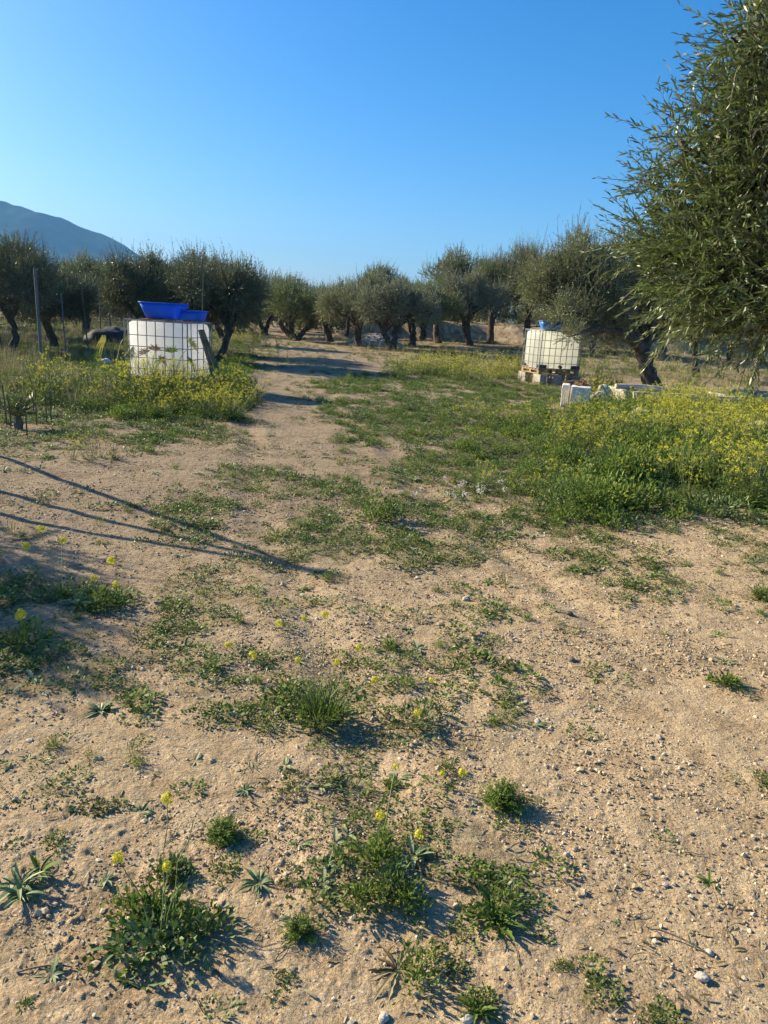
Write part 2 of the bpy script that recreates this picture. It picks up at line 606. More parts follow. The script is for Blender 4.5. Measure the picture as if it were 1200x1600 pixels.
def ground_mat():
    m, nt, out = nodes_mat('ground_soil')
    geo = N(nt, 'ShaderNodeNewGeometry')
    pos = geo.outputs['Position']

    def noise(scale, det=5, rough=.55):
        n = N(nt, 'ShaderNodeTexNoise')
        n.inputs['Scale'].default_value = scale
        n.inputs['Detail'].default_value = det
        n.inputs['Roughness'].default_value = rough
        nt.links.new(pos, n.inputs['Vector'])
        return n.outputs['Fac']
    big = ramp(nt, noise(0.55, 4), [(0.38, 0.0), (0.62, 1.0)])
    c = mixc(nt, big, (0.38, 0.265, 0.15), (0.46, 0.335, 0.20))
    mid = ramp(nt, noise(7, 6, .65), [(0.36, 0.0), (0.66, 1.0)])
    c = mixc(nt, mid, c, (0.56, 0.425, 0.265))
    darkp = ramp(nt, noise(2.3, 6, .6), [(0.52, 0.0), (0.72, 0.75)])
    c = mixc(nt, darkp, c, (0.26, 0.185, 0.11))
    fine = noise(120, 5, .7)
    fr = ramp(nt, fine, [(0.32, 0.55), (0.66, 1.3)])
    c = mixc(nt, 1.0, c, fr, 'MULTIPLY')
    # crumb-sized stones
    vo = N(nt, 'ShaderNodeTexVoronoi')
    vo.inputs['Scale'].default_value = 75
    nt.links.new(pos, vo.inputs['Vector'])
    sm = ramp(nt, vo.outputs['Distance'], [(0.26, 1.0), (0.36, 0.0)])
    sep = N(nt, 'ShaderNodeSeparateColor')
    nt.links.new(vo.outputs['Color'], sep.inputs[0])
    rare = ramp(nt, sep.outputs[0], [(0.66, 0.0), (0.70, 1.0)])
    mul = N(nt, 'ShaderNodeMath', operation='MULTIPLY')
    nt.links.new(sm, mul.inputs[0])
    nt.links.new(rare, mul.inputs[1])
    stone = mixc(nt, sep.outputs[1], (0.33, 0.24, 0.16), (0.60, 0.52, 0.42))
    c = mixc(nt, mul.outputs[0], c, stone)
    # greyer, browner earth further along the track
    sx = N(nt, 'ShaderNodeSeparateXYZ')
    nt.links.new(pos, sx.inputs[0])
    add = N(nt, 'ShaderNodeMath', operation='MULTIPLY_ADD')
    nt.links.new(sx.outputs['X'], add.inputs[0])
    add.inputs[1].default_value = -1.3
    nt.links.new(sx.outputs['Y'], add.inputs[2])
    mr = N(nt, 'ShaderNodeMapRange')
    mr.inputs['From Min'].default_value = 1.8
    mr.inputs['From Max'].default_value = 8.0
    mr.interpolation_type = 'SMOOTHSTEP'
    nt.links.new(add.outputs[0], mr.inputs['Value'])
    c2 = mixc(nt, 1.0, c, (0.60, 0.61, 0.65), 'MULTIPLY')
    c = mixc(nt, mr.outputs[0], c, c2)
    # litter and algae where plants grow
    at = N(nt, 'ShaderNodeAttribute', attribute_name='veg')
    vf = ramp(nt, at.outputs['Fac'], [(0.25, 0.0), (1.0, 0.42)])
    vg = mixc(nt, noise(30, 4), (0.07, 0.085, 0.03), (0.19, 0.15, 0.075))
    c = mixc(nt, vf, c, vg)
    # red earth on the terrace bank
    nz = N(nt, 'ShaderNodeSeparateXYZ')
    nt.links.new(geo.outputs['True Normal'], nz.inputs[0])
    st = ramp(nt, nz.outputs['Z'], [(0.72, 1.0), (0.92, 0.0)])
    yy = N(nt, 'ShaderNodeMath', operation='GREATER_THAN')
    nt.links.new(sx.outputs['Y'], yy.inputs[0])
    yy.inputs[1].default_value = 40
    m2 = N(nt, 'ShaderNodeMath', operation='MULTIPLY')
    nt.links.new(st, m2.inputs[0])
    nt.links.new(yy.outputs[0], m2.inputs[1])
    bankc = mixc(nt, ramp(nt, noise(2.2, 6, .7), [(.38, 0.), (.62, 1.)]), (0.20, 0.135, 0.085), (0.46, 0.37, 0.25))
    c = mixc(nt, m2.outputs[0], c, bankc)
    p = N(nt, 'ShaderNodeBsdfPrincipled')
    p.inputs['Roughness'].default_value = 0.95
    p.inputs['Specular IOR Level'].default_value = 0.15
    nt.links.new(c, p.inputs['Base Color'])
    b1 = N(nt, 'ShaderNodeBump')
    b1.inputs['Strength'].default_value = 1.0
    b1.inputs['Distance'].default_value = 0.010
    nt.links.new(noise(110, 6, .7), b1.inputs['Height'])
    b2 = N(nt, 'ShaderNodeBump')
    b2.inputs['Strength'].default_value = 0.8
    b2.inputs['Distance'].default_value = 0.03
    nt.links.new(noise(18, 5, .6), b2.inputs['Height'])
    nt.links.new(b1.outputs[0], b2.inputs['Normal'])
    nt.links.new(b2.outputs[0], p.inputs['Normal'])
    nt.links.new(p.outputs[0], out.inputs['Surface'])
    return m


gm = ground_mesh()
gm.materials.append(ground_mat())
link('ground', gm, kind='structure')


def mountain():
    g = Geo()
    xs = np.linspace(-4000, 900, 190)
    ys = np.linspace(2100, 3900, 80)
    X, Y = np.meshgrid(xs, ys)
    # skyline read along the bearing x/y
    b = (X + 0) / Y * 2500
    prof = np.interp(b, [-4200, -2600, -1900, -1300, -1170, -1060, -905, -780, -650, -480, -200, 300, 900],
                     [120, 220, 280, 318, 292, 254, 190, 112, 34, 4, -2, -4, -8])
    ridge = np.exp(-((Y - 2750) / 420) ** 2)
    n = fbm(X / 260, Y / 260, 5, 5)
    rd = 1 - np.abs(2 * fbm(X / 330 + 7, Y / 330, 8, 4) - 1)
    Z = prof * (Y / 2500) * ridge * (0.86 + .28 * (n - .5)) + 85 * (rd - .75) * ridge * np.clip(prof / 100, 0, 1) + 9 * (fbm(X / 60, Y / 60, 19, 3) - .5) * ridge * np.clip(prof / 60, 0, 1) - 6
    V = np.stack([X, Y, Z], -1).reshape(-1, 3)
    idx = np.arange(len(V)).reshape(X.shape)
    F = np.stack([idx[:-1, :-1], idx[:-1, 1:], idx[1:, 1:], idx[1:, :-1]], -1).reshape(-1, 4)
    g.add(V, F)
    mt = solid_mat('mountain_scrub', (0.012, 0.028, 0.028), (0.06, 0.07, 0.06), scale=0.012, rough=1, spec=0.0, detail=10, contrast=(.42, .64))
    return g.mesh('mountain', [mt], smooth=True)


link('mountain', mountain(), kind='structure')


# ---------------------------------------------------------------- olive trees
def leaves(g, p, d, L, W, rng, mat=0, fine=False, up=None):
    """p: (n,3) base points, d: (n,3) directions"""
    n = len(p)
    r = rng.normal(size=(n, 3))
    if up is not None:
        r = r * 0.7 + up
    side = norm(np.cross(d, r))
    nor = np.cross(side, d)
    L = np.broadcast_to(L, (n,))[:, None]
    W = np.broadcast_to(W, (n,))[:, None]
    tone = rng.beta(1.6, 2.2, n)
    if not fine:
        a = p
        b = p + d * L * .45 + side * W * .5 + nor * W * .15
        c = p + d * L - nor * L * .08
        e = p + d * L * .45 - side * W * .5 + nor * W * .15
        V = np.stack([a, b, c, e], 1).reshape(-1, 3)
        F = np.arange(n * 4).reshape(n, 4)
        g.add(V, F, tone, mat)
    else:
        cv = nor * L * rng.uniform(-.16, .04, (n, 1))
        a1 = p + side * W * .06
        a2 = p - side * W * .06
        b1 = p + d * L * .35 + side * W * .5 + nor * W * .18 + cv * .2
        b2 = p + d * L * .35 - side * W * .5 + nor * W * .18 + cv * .2
        c1 = p + d * L * .75 + side * W * .36 + nor * W * .12 + cv * .7
        c2 = p + d * L * .75 - side * W * .36 + nor * W * .12 + cv * .7
        t = p + d * L + cv
        V = np.stack([a1, a2, b1, b2, c1, c2, t], 1).reshape(-1, 3)
        k = (np.arange(n) * 7)[:, None]
        Q = np.concatenate([k + np.array([[0, 2, 3, 1]]), k + np.array([[2, 4, 5, 3]])])
        base = g.n
        g.add(V, Q, np.concatenate([tone, tone]), mat)
        g.t.append((k + np.array([[4, 6, 5]]) + base, tone, np.full(n, mat)))


def crown(g, blobs, ntw, lpt, leafL, leafW, rng, twigL=(.25, .5), up=.5, fine=False, sprig=0.15, stems=True, droop=0.0, shell=0.45, lean=(0, 0, 0)):
    """shoots of leaves through a handful of soft clumps"""
    B = np.array([b[:3] for b in blobs], float)
    R = np.array([b[3] for b in blobs], float)
    wgt = R ** 1.9
    k = rng.choice(len(B), ntw, p=wgt / wgt.sum())
    dirs = norm(rng.normal(size=(ntw, 3)))
    rr = R[k] * (shell + (1 - shell) * rng.random(ntw) ** .6) * (1 - .35 * vnoise(dirs[:, 0] * 2.3 + k * 7, dirs[:, 1] * 2.3 + dirs[:, 2] * 3, 4) * 1.3)
    p0 = B[k] + dirs * rr[:, None]
    grow = norm(dirs * .8 + np.array(lean) + np.array([0, 0, up]) + rng.normal(0, .35, (ntw, 3)) - np.array([0, 0, droop]) * (dirs[:, 2:3] < 0))
    L = rng.uniform(*twigL, ntw)
    sp = rng.random(ntw) < sprig * (dirs[:, 2] > .1)
    grow[sp] = norm(grow[sp] * .35 + np.array([0, 0, 1.0]))
    L[sp] *= rng.uniform(1.2, 2.3, sp.sum())
    bend = rng.normal(0, .25, (ntw, 3)) - np.array([0, 0, .15])
    s = (np.arange(lpt) + .5) / lpt
    s = s[None, :] + rng.normal(0, .02, (ntw, lpt))
    pos = p0[:, None] + grow[:, None] * (L[:, None] * s)[..., None] + bend[:, None] * ((L[:, None] * s ** 2) * .5)[..., None]
    td = norm(grow[:, None] + bend[:, None] * s[..., None])
    ref = norm(np.cross(grow, rng.normal(size=(ntw, 3))))
    ref2 = np.cross(grow, ref)
    ph = np.arange(lpt) * pi + (np.arange(lpt) // 2) * (pi / 2)
    sd = ref[:, None] * np.cos(ph)[None, :, None] + ref2[:, None] * np.sin(ph)[None, :, None]
    ang = rng.uniform(.5, 1.0, (ntw, lpt, 1)) * (1 - .5 * s[..., None])
    ld = norm(td * np.cos(ang) + sd * np.sin(ang) + rng.normal(0, .12, (ntw, lpt, 3)))
    ll = leafL * rng.uniform(.6, 1.15, (ntw, lpt)) * (1.1 - .35 * s)
    leaves(g, pos.reshape(-1, 3), ld.reshape(-1, 3), ll.ravel(), (ll * leafW / leafL).ravel(), rng, 0, fine, up=np.array([0, 0, .6]))
    if stems:
        w = leafW * .22
        sidev = norm(np.cross(grow, rng.normal(size=(ntw, 3)))) * w
        for a, b in ((0, .5), (.5, 1.0)):
            A = p0 + grow * (L * a)[:, None] + bend * (L * a * a * .5)[:, None]
            Bp = p0 + grow * (L * b)[:, None] + bend * (L * b * b * .5)[:, None]
            V = np.stack([A - sidev, A + sidev, Bp + sidev * .5, Bp - sidev * .5], 1).reshape(-1, 3)
            g.add(V, np.arange(len(V)).reshape(-1, 4), .5, 1)
    return p0


def bez(a, b, c, n, rng, wob=.03):
    t = np.linspace(0, 1, n)[:, None]
    p = (1 - t) ** 2 * a + 2 * t * (1 - t) * b + t * t * c
    w = rng.normal(0, wob, (n, 3))
    w[0] = w[-1] = 0
    return p + w


def tree_wood(g, base, forks, blobs, r0, rng, nb=22, twist=.05, tips=None):
    """trunk(s) from base to forks, limbs on to the clumps, thin boughs inside them"""
    base = np.asarray(base, float)
    forks = [np.asarray(f, float) for f in forks]
    for fi, f in enumerate(forks):
        off = np.array([*(rng.normal(0, r0 * .5, 2)), 0]) if len(forks) > 1 else np.zeros(3)
        m = (base + f) / 2 + rng.normal(0, .12, 3) * np.array([1, 1, 0])
        pts = bez(base + off - np.array([0, 0, .12]), m, f, 9, rng, twist * .5)
        rr = r0 * (1 if len(forks) == 1 else .75) * np.array([1.45, 1.18, 1.02, .95, .92, .88, .86, .85, .83])
        tube(g, pts, rr, 12, .5, 0, rough=.13, seed=fi + 3)
        mine = [b for i, b in enumerate(blobs) if i % len(forks) == fi]
        for b in mine:
            c = np.array(b[:3])
            end = c + rng.normal(0, .2, 3) * b[3]
            md = f * .55 + c * .45 + np.array([0, 0, .18 * np.linalg.norm(c - f)]) + rng.normal(0, .08, 3)
            p2 = bez(f, md, end, 8, rng, twist * .6)
            tube(g, p2, np.linspace(r0 * .55, r0 * .12, 8), 7, .5, 0, rough=.1, cap=False, seed=fi)
            for j in range(nb // max(1, len(blobs)) + 1):
                s = p2[rng.integers(4, 8)]
                e = c + norm(rng.normal(size=3)) * b[3] * rng.uniform(.6, .95)
                tube(g, bez(s, (s + e) / 2 + rng.normal(0, .12, 3) * b[3], e, 5, rng, .015), np.linspace(r0 * .14, r0 * .035, 5), 4, .5, 0, cap=False)


TREES = 'olive trees of the grove'


def olive(label, base, forks, blobs, r0, ntw, lpt=18, leafL=.06, leafW=.014, seed=1, mat='olive', twigL=(.25, .5), group=TREES, **kw):
    rng = np.random.default_rng(seed)
    root = thing('olive_tree', label, 'olive tree', tuple(base), group=group)
    base = np.asarray(base, float)
    bl = [(*(np.array(b[:3]) - base), b[3]) for b in blobs]
    fk = [np.asarray(f, float) - base for f in forks]
    w = Geo()
    tree_wood(w, (0, 0, 0), fk, bl, r0, rng, nb=kw.pop('nb', 24))
    link('trunk', w.mesh('trunk', [M['bark']], smooth=True), root)
    g = Geo()
    crown(g, bl, ntw, lpt, leafL, leafW, rng, twigL, **kw)
    link('crown', g.mesh('crown', [M[mat], M['twig']]), root)
    return root


def generic(seed, h, rad, stems=2, ntw=1500, lpt=14, leafL=.075, leafW=.02, low=.50, r0=.13, rf=(.34, .48)):
    """meshes (trunk, crown) of a free-standing olive of height h"""
    rng = np.random.default_rng(seed)
    h = h * .92
    sx, sy = rng.uniform(.85, 1.25), rng.uniform(.85, 1.2)
    bl = []
    nb = 8
    for i in range(nb):
        a = i / nb * 2 * pi + rng.uniform(-.3, .3)
        q = rng.uniform(.35, .85) * rad
        bl.append((q * cos(a) * sx, q * sin(a) * sy, h * rng.uniform(low + .1, max(.76, low + .24)), rad * rng.uniform(*rf)))
    for i in range(4):
        bl.append((rng.uniform(-.35, .35) * rad, rng.uniform(-.35, .35) * rad, h * rng.uniform(.72, .88), rad * rng.uniform(.25, .42)))
    fk = [(rng.uniform(-.3, .3) * rad * .7 + (j - (stems - 1) / 2) * .42, rng.uniform(-.25, .25), h * rng.uniform(.28, .38)) for j in range(stems)]
    w = Geo()
    tree_wood(w, (0, 0, 0), fk, bl, r0, rng, nb=20)
    g = Geo()
    crown(g, bl, ntw, lpt, leafL, leafW, rng, (.2 * h / 3, .42 * h / 3), up=.4, sprig=.3, shell=.3)
    return w.mesh('trunk', [M['bark']], smooth=True), g.mesh('crown', [M['olive_backlit' if 23 <= seed <= 28 else ('olive', 'olive_b', 'olive_c')[seed % 3]], M['twig']])  # left-hand trees take the leaf colour with backlit shade painted in


# big near olive at the right edge, trunk outside the view
nb_ = []
for (px, py, Y, r) in [(1130, 420, 4.5, .40), (1050, 385, 4.9, .20), (1165, 300, 4.4, .34), (1195, 190, 4.3, .26), (1240, 440, 4.3, .48), (1080, 440, 4.9, .26), (1150, 455, 4.7, .26),
                       (1290, 330, 4.6, .75), (1110, 300, 4.8, .22), (1290, 160, 4.4, .55), (1185, 505, 4.5, .16), (1400, 350, 4.6, .8), (1400, 200, 4.9, .9), (1225, 60, 4.3, .26), (1350, 40, 5.4, .8),
                       (1270, 365, 5.6, .72), (1180, 350, 5.3, .4), (1250, 230, 5.2, .5), (1022, 350, 5.0, .12), (1050, 290, 4.9, .13), (1075, 235, 4.6, .14), (1150, 130, 4.5, .12), (1115, 190, 4.6, .13), (1175, 45, 4.3, .12),
                       (1105, 448, 4.8, .2), (1060, 450, 5.0, .14), (1010, 385, 5.0, .10), (1100, 370, 4.8, .28)]:
    nb_.append((*P(px, py, Y), r))
olive('large near olive tree leaning into the picture from the right edge', (3.55, 4.9, 0), [(3.5, 4.8, 1.25)], nb_, .15, 6400, 20, .060, .0122, seed=5,
      mat='olive_near', twigL=(.2, .44), fine=True, up=.12, sprig=.0, nb=140, shell=.1, lean=(-.30, 0, .12))

# olive over the right-hand tank
b_ = [(*P(px, py, Y), r) for (px, py, Y, r) in
      [(850, 452, 18.4, .55), (935, 460, 18.0, .8), (900, 425, 18.3, .7), (878, 445, 18.6, .7), (925, 440, 18.9, .9), (985, 425, 19, .95), (915, 492, 17.6, .45), (880, 488, 17.2, .32), (945, 495, 18.2, .75),
       (1040, 440, 19, 1.0), (1000, 480, 19.4, .8), (905, 385, 19, .35), (845, 440, 19, .6), (1075, 480, 19, .8), (960, 525, 18.8, .4), (895, 523, 16.8, .22)]]
bx, by = 6.68, 18.8
olive('broad olive tree hanging over the tank on the wooden pallet', (bx, by, hz(bx, by)), [P(1004, 548, 18.8)], b_, .21, 11000, 16, .062, .018, seed=9,
      twigL=(.22, .45), up=.5, sprig=.22, nb=40)

# a row of taller olives behind it
spec = [  # label, X, Y, height, crown radius, stems, seed, leaves
    ('dark olive tree standing behind the broad one over the tank', 10.6, 26.5, 3.6, 2.0, 2, 21, 2600),
    ('olive tree at the far right behind the near branches', 14.6, 27.5, 3.9, 2.1, 1, 22, 1800),
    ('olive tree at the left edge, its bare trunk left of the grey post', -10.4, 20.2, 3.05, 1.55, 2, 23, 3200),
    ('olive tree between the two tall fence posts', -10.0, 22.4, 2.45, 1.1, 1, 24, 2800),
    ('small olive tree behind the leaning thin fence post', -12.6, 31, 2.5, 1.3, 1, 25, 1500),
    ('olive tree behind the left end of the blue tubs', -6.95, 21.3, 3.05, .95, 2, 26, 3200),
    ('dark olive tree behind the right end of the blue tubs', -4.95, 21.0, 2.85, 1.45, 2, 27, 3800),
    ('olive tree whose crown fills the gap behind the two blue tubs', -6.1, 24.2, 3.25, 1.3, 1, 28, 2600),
    ('three stemmed olive tree beside the far end of the track', -5.0, 38.4, 3.2, 1.75, 3, 29, 2300),
    ('olive tree with two dark stems left of the rubble heap', -1.75, 35.0, 3.4, 1.6, 2, 30, 2300),
    ('olive tree forked in a wide v right of the rubble heap', -0.05, 33.4, 3.3, 1.75, 2, 31, 2500),
    ('olive tree with one thick trunk before the reddish bank', 2.45, 42, 3.9, 1.9, 1, 32, 2000),
    ('slim olive tree far behind the rubble heap', -1.0, 48, 3.9, 1.8, 2, 33, 1500),
    ('low young olive tree close to the foot of the bank', 1.65, 45.5, 2.5, 1.1, 2, 34, 1100),
    ('olive tree with a leaning dark trunk against the bank', 5.6, 44, 5.0, 1.9, 1, 35, 2300),
    ('tall olive tree with a flared trunk left of the right hand tank', 7.6, 43, 5.6, 2.3, 1, 36, 3200),
    ('olive tree hidden behind the right hand tank', 10.6, 40.5, 5.2, 2.3, 2, 37, 2200),
    ('leaning olive tree between the three stemmed tree and the rubble heap', -3.3, 40.0, 3.4, 1.7, 1, 40, 1900),
    ('olive tree in front of the bank, right of the wide v shaped one', 1.05, 39.0, 3.5, 1.7, 2, 41, 1900),
    ('olive tree left of the three stemmed tree at the end of the track', -7.6, 45.0, 3.9, 2.0, 2, 42, 1700),
    ('olive tree filling the row left of the leaning dark trunk', 4.0, 41.0, 4.2, 1.8, 2, 43, 2100),
    ('olive tree throwing the middle shadow across the track', -6.9, 31, 3.1, 1.5, 2, 38, 1800),
    ('olive tree throwing the farthest shadow across the track', -9.3, 42.5, 3.3, 1.6, 2, 39, 1500),
]
for (lab, X, Y, h, r, st, sd, ntw) in spec:
    if 33 < Y < 49 and X < 3:
        h, r = h * .88, r * 1.12
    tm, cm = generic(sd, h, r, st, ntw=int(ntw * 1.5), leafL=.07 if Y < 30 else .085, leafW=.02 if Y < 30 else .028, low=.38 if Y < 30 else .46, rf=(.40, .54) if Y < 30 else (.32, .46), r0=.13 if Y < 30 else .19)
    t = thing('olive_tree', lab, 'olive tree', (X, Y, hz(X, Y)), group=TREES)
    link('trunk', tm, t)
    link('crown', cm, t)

# young olive outside the left edge, its shade reaches in
tm, cm = generic(91, 2.1, .85, 1, ntw=1500, leafL=.06, leafW=.016, low=.15, r0=.05, rf=(.45, .6))
t = thing('olive_tree', 'young olive just outside the left edge shading the soil', 'olive tree', (-4.9, 4.6, hz(-4.9, 4.6)), group=TREES)
link('trunk', tm, t)
link('crown', cm, t)

# the rest of the grove, copies of four trees
protos = [generic(60 + i, 3.8, 1.9, 1 + i % 2, ntw=2000, lpt=13, leafL=.10, leafW=.036) for i in range(4)]
rng = np.random.default_rng(77)
far_spots = [(-3.2, 46), (-6.6, 50), (-10.5, 52), (-14.5, 50), (-8.5, 58), (-4.6, 56), (-1.5, 55), (1.2, 55), (3.6, 53), (6.4, 52.5), (9.4, 52), (12.5, 51), (16, 50), (20, 49),
             (-18, 44), (-15, 37), (-19, 34), (-16.5, 28), (-18, 25), (-12.8, 47), (-12, 64), (-7, 66), (-2.5, 67), (2, 66), (6, 64), (10.5, 63), (15, 62), (20, 62), (25, 58),
             (17.8, 40), (22, 38), (14.5, 42), (19, 30), (-22, 52), (-26, 45), (-17, 62), (-23, 66), (-30, 60)]
for i, (X, Y) in enumerate(far_spots):
    X += rng.uniform(-.5, .5)
    Y += rng.uniform(-.7, .7)
    tm, cm = protos[i % 4]
    s = rng.uniform(.85, 1.15) * (1.12 if X > 3 else .9)
    t = thing('olive_tree', 'olive tree in the dense far rows of the grove', 'olive tree', (X, Y, hz(X, Y)), rng.uniform(0, 6.28), 'far rows of olive trees', sc=s)
    link('trunk', tm, t)
    link('crown', cm, t)


# scrub closing the view between the far trunks
def scrub(seed, n=420):
    rng = np.random.default_rng(seed)
    g = Geo()
    bl = [(rng.uniform(-1.1, 1.1), rng.uniform(-.6, .6), rng.uniform(.3, .8), rng.uniform(.4, .7)) for _ in range(7)]
    crown(g, bl, n, 12, .11, .045, rng, (.2, .4), up=.6)
    return g.mesh('scrub', [M['olive'], M['twig']])


sc_m = [scrub(200 + i) for i in range(3)]
k = 0
for Y, xs in ((69, np.arange(-34, 6, 2.3)), (70, np.arange(4, 44, 2.0)), (57, np.arange(-26, -3, 2.6)), (58, np.arange(1, 34, 2.4))):
    for x in xs:
        x = x + rng.uniform(-.6, .6)
        yy = Y + rng.uniform(-1.5, 1.5)
        link('scrub_bush', sc_m[k % 3], None, (x, yy, hz(x, yy) - .1), rng.uniform(-.5, .5) + pi * (k % 2), rng.uniform(1.0, 1.9),
             label='dark scrub bush behind the far olive rows', category='bush', group='scrub behind the olive rows')
        k += 1

# ---------------------------------------------------------------- liquid tanks in wire cages
M['bottle'] = solid_mat('tank_plastic', (0.96, 0.96, 0.95), (0.90, 0.90, 0.88), scale=2.5, rough=0.4, trans=0.86, contrast=(.4, .75))
M['bottle_old'] = solid_mat('aged_tank_plastic', (0.96, 0.96, 0.88), (0.90, 0.90, 0.80), scale=2.5, rough=0.4, trans=0.82, contrast=(.4, .75))
M['galv'] = solid_mat('galvanised_steel', (0.18, 0.19, 0.19), (0.28, 0.29, 0.28), scale=12, rough=0.55, metal=0.35)
M['wood'] = solid_mat('pallet_wood', (0.25, 0.15, 0.085), (0.42, 0.29, 0.18), scale=6, rough=0.9, bump=.4)
M['oldwood'] = solid_mat('weathered_wood', (0.10, 0.075, 0.055), (0.20, 0.16, 0.12), scale=6, rough=0.95, bump=.5)
M['blackp'] = solid_mat('black_plastic', (0.02, 0.022, 0.024), (0.04, 0.042, 0.044), scale=6, rough=0.5)
M['blue'] = solid_mat('blue_plastic', (0.006, 0.13, 0.68), (0.012, 0.17, 0.78), scale=4, rough=0.5, trans=.3)
M['blue_dull'] = solid_mat('faded_blue_plastic', (0.02, 0.13, 0.42), (0.04, 0.19, 0.52), scale=9, rough=0.45)
M['conc'] = solid_mat('weathered_concrete', (0.34, 0.31, 0.27), (0.52, 0.48, 0.42), scale=5, rough=0.92, bump=.6, bscale=60, speck=(.2, .18, .15))
M['whitew'] = solid_mat('whitewashed_block', (0.74, 0.70, 0.62), (0.62, 0.56, 0.48), scale=5, rough=0.9, bump=.6, bscale=50, speck=(.42, .36, .29), contrast=(.45, .7))
M['rust'] = solid_mat('rusty_brown', (0.16, 0.075, 0.04), (0.30, 0.16, 0.09), scale=10, rough=0.95)


def cage_geo(w, d, h, nx, ny, rows):
    g = Geo()
    r = .0085
    x0, y0 = w / 2, d / 2

    def ring(z, rr):
        tube_pts = [(-x0, -y0, z), (x0, -y0, z), (x0, y0, z), (-x0, y0, z)]
        for i in range(4):
            a, b = np.array(tube_pts[i], float), np.array(tube_pts[(i + 1) % 4], float)
            tube(g, [a, (a + b) / 2, b], rr, 6, .5, 0)
    for i, z in enumerate(rows):
        ring(z, r * (1.35 if i in (0, len(rows) - 1) else .9))
    for i in range(nx):
        x = -x0 + w * (i + .5) / nx if nx > 1 else 0
        for y in (-y0 - r * 1.2, y0 + r * 1.2):
            tube(g, [(x, y, rows[0]), (x, y, h * .5), (x, y, rows[-1])], r, 6)
    for i in range(ny):
        y = -y0 + d * (i + .5) / ny
        for x in (-x0 - r * 1.2, x0 + r * 1.2):
            tube(g, [(x, y, rows[0]), (x, y, h * .5), (x, y, rows[-1])], r, 6)
    for sx in (-1, 1):
        for sy in (-1, 1):
            tube(g, [(sx * x0, sy * y0, rows[0]), (sx * x0, sy * y0, h * .5), (sx * x0, sy * y0, rows[-1])], r * 1.5, 8)
    for x in (-w * .17, w * .17):          # two straps over the top
        tube(g, [(x, -y0, rows[-1]), (x, 0, rows[-1] + .004), (x, y0, rows[-1])], r * 1.2, 6)
    return g


def pallet_parts(root, w, d, z0, mat):
    dk = Geo()
    n = 6
    for i in range(n):
        box(dk, (0, -d / 2 + d * (i + .5) / n, z0 + .118), (w, d / n * .62, .022))
    for x in (-w * .45, 0, w * .45):
        box(dk, (x, 0, z0 + .096), (.10, d, .02))
        box(dk, (x, 0, z0 + .011), (.10, d, .02))
    p = link('pallet', dk.mesh('pallet', [mat]), root)
    for x in (-w * .45, 0, w * .45):
        for y in (-d * .44, 0, d * .44):
            b = Geo()
            box(b, (x, y, z0 + .0535), (.10, .10, .063))
            link('pallet_block', b.mesh('pallet_block', [mat]), p)
    return p


def tank(label, loc, yaw, nx, ny, mat, corners, z0=0.0):
    root = thing('caged_tank', label, 'liquid tank', loc, yaw)
    pallet_parts(root, 1.2, 1.0, z0, M['wood'])
    zb = z0 + .135
    bm_ = bevelled('bottle', (1.15, .95, .95), [mat], .10, 5)
    link('bottle', bm_, root, (0, 0, zb + .005 + .475))
    c = Geo()
    tube(c, [(0, 0, 0), (0, 0, .03), (0, 0, .045)], [.085, .085, .07], 20)
    link('screw_cap', c.mesh('screw_cap', [M['blackp']], True), root, (0, .05, zb + .955))
    v = Geo()
    tube(v, [(0, 0, 0), (0, -.09, -.005), (0, -.11, -.01)], [.032, .032, .04], 14)
    tube(v, [(0, -.05, .03), (0.03, -.05, .06), (0.09, -.05, .065)], [.008, .008, .008], 8)
    link('outlet_valve', v.mesh('outlet_valve', [M['blackp']], True), root, (-.0, -.46, zb + .07))
    rows = [zb + q for q in (.01, .15, .34, .53, .72, .97)]
    cg = cage_geo(1.175, .975, 1.0, nx, ny, rows)
    link('cage', cg.mesh('cage', [M['galv']], True), root)
    if corners:
        for sx in (-1, 1):
            for sy in (-1, 1):
                b = bevelled('corner_protector', (.22, .18, .10), [M['blackp']], .015, 2)
                link('corner_protector', b, root, (sx * .475, sy * .40, zb + .056))
    return root


LT = (-4.02, 13.55)
lz = hz(*LT)
tank('white caged tank on the left with two blue tubs on its top', (LT[0], LT[1], lz - .02), radians(-11), 7, 4, M['bottle'], False)
RT = (4.22, 20.2)
rz_ = hz(*RT) + .07
tank('yellowed caged tank on the right standing on a wooden pallet and concrete blocks', (RT[0], RT[1], rz_ + .19), radians(17), 7, 4, M['bottle_old'], True)
yw = radians(17)
hb = Geo()


def hollow_block():
    g = Geo()
    for x in (-.185, .185, 0):
        box(g, (x, 0, .095), (.03, .19, .19))
    for y in (-.08, .08):
        box(g, (0, y, .0945), (.337, .03, .186))
    return g.mesh('concrete_block', [M['conc']])


hbm = hollow_block()
for (lx, ly, lab) in [(-.50, -.42, 'concrete block under the near left corner of the right tank'), (-.52, .40, 'concrete block under the back left corner of the right tank'),
                      (-.12, -.50, 'upright concrete block propping the front middle of the right tank'), (.50, -.40, 'concrete block under the near right corner of the right tank'),
                      (.5, .4, 'concrete block under the back right corner of the right tank')]:
    x = RT[0] + lx * cos(yw) - ly * sin(yw)
    y = RT[1] + lx * sin(yw) + ly * cos(yw)
    link('concrete_block', hbm, None, (x, y, rz_ - .08), yw + pi / 2, (1, 1, 1.4), label=lab, category='concrete block', group='concrete blocks under the right tank')


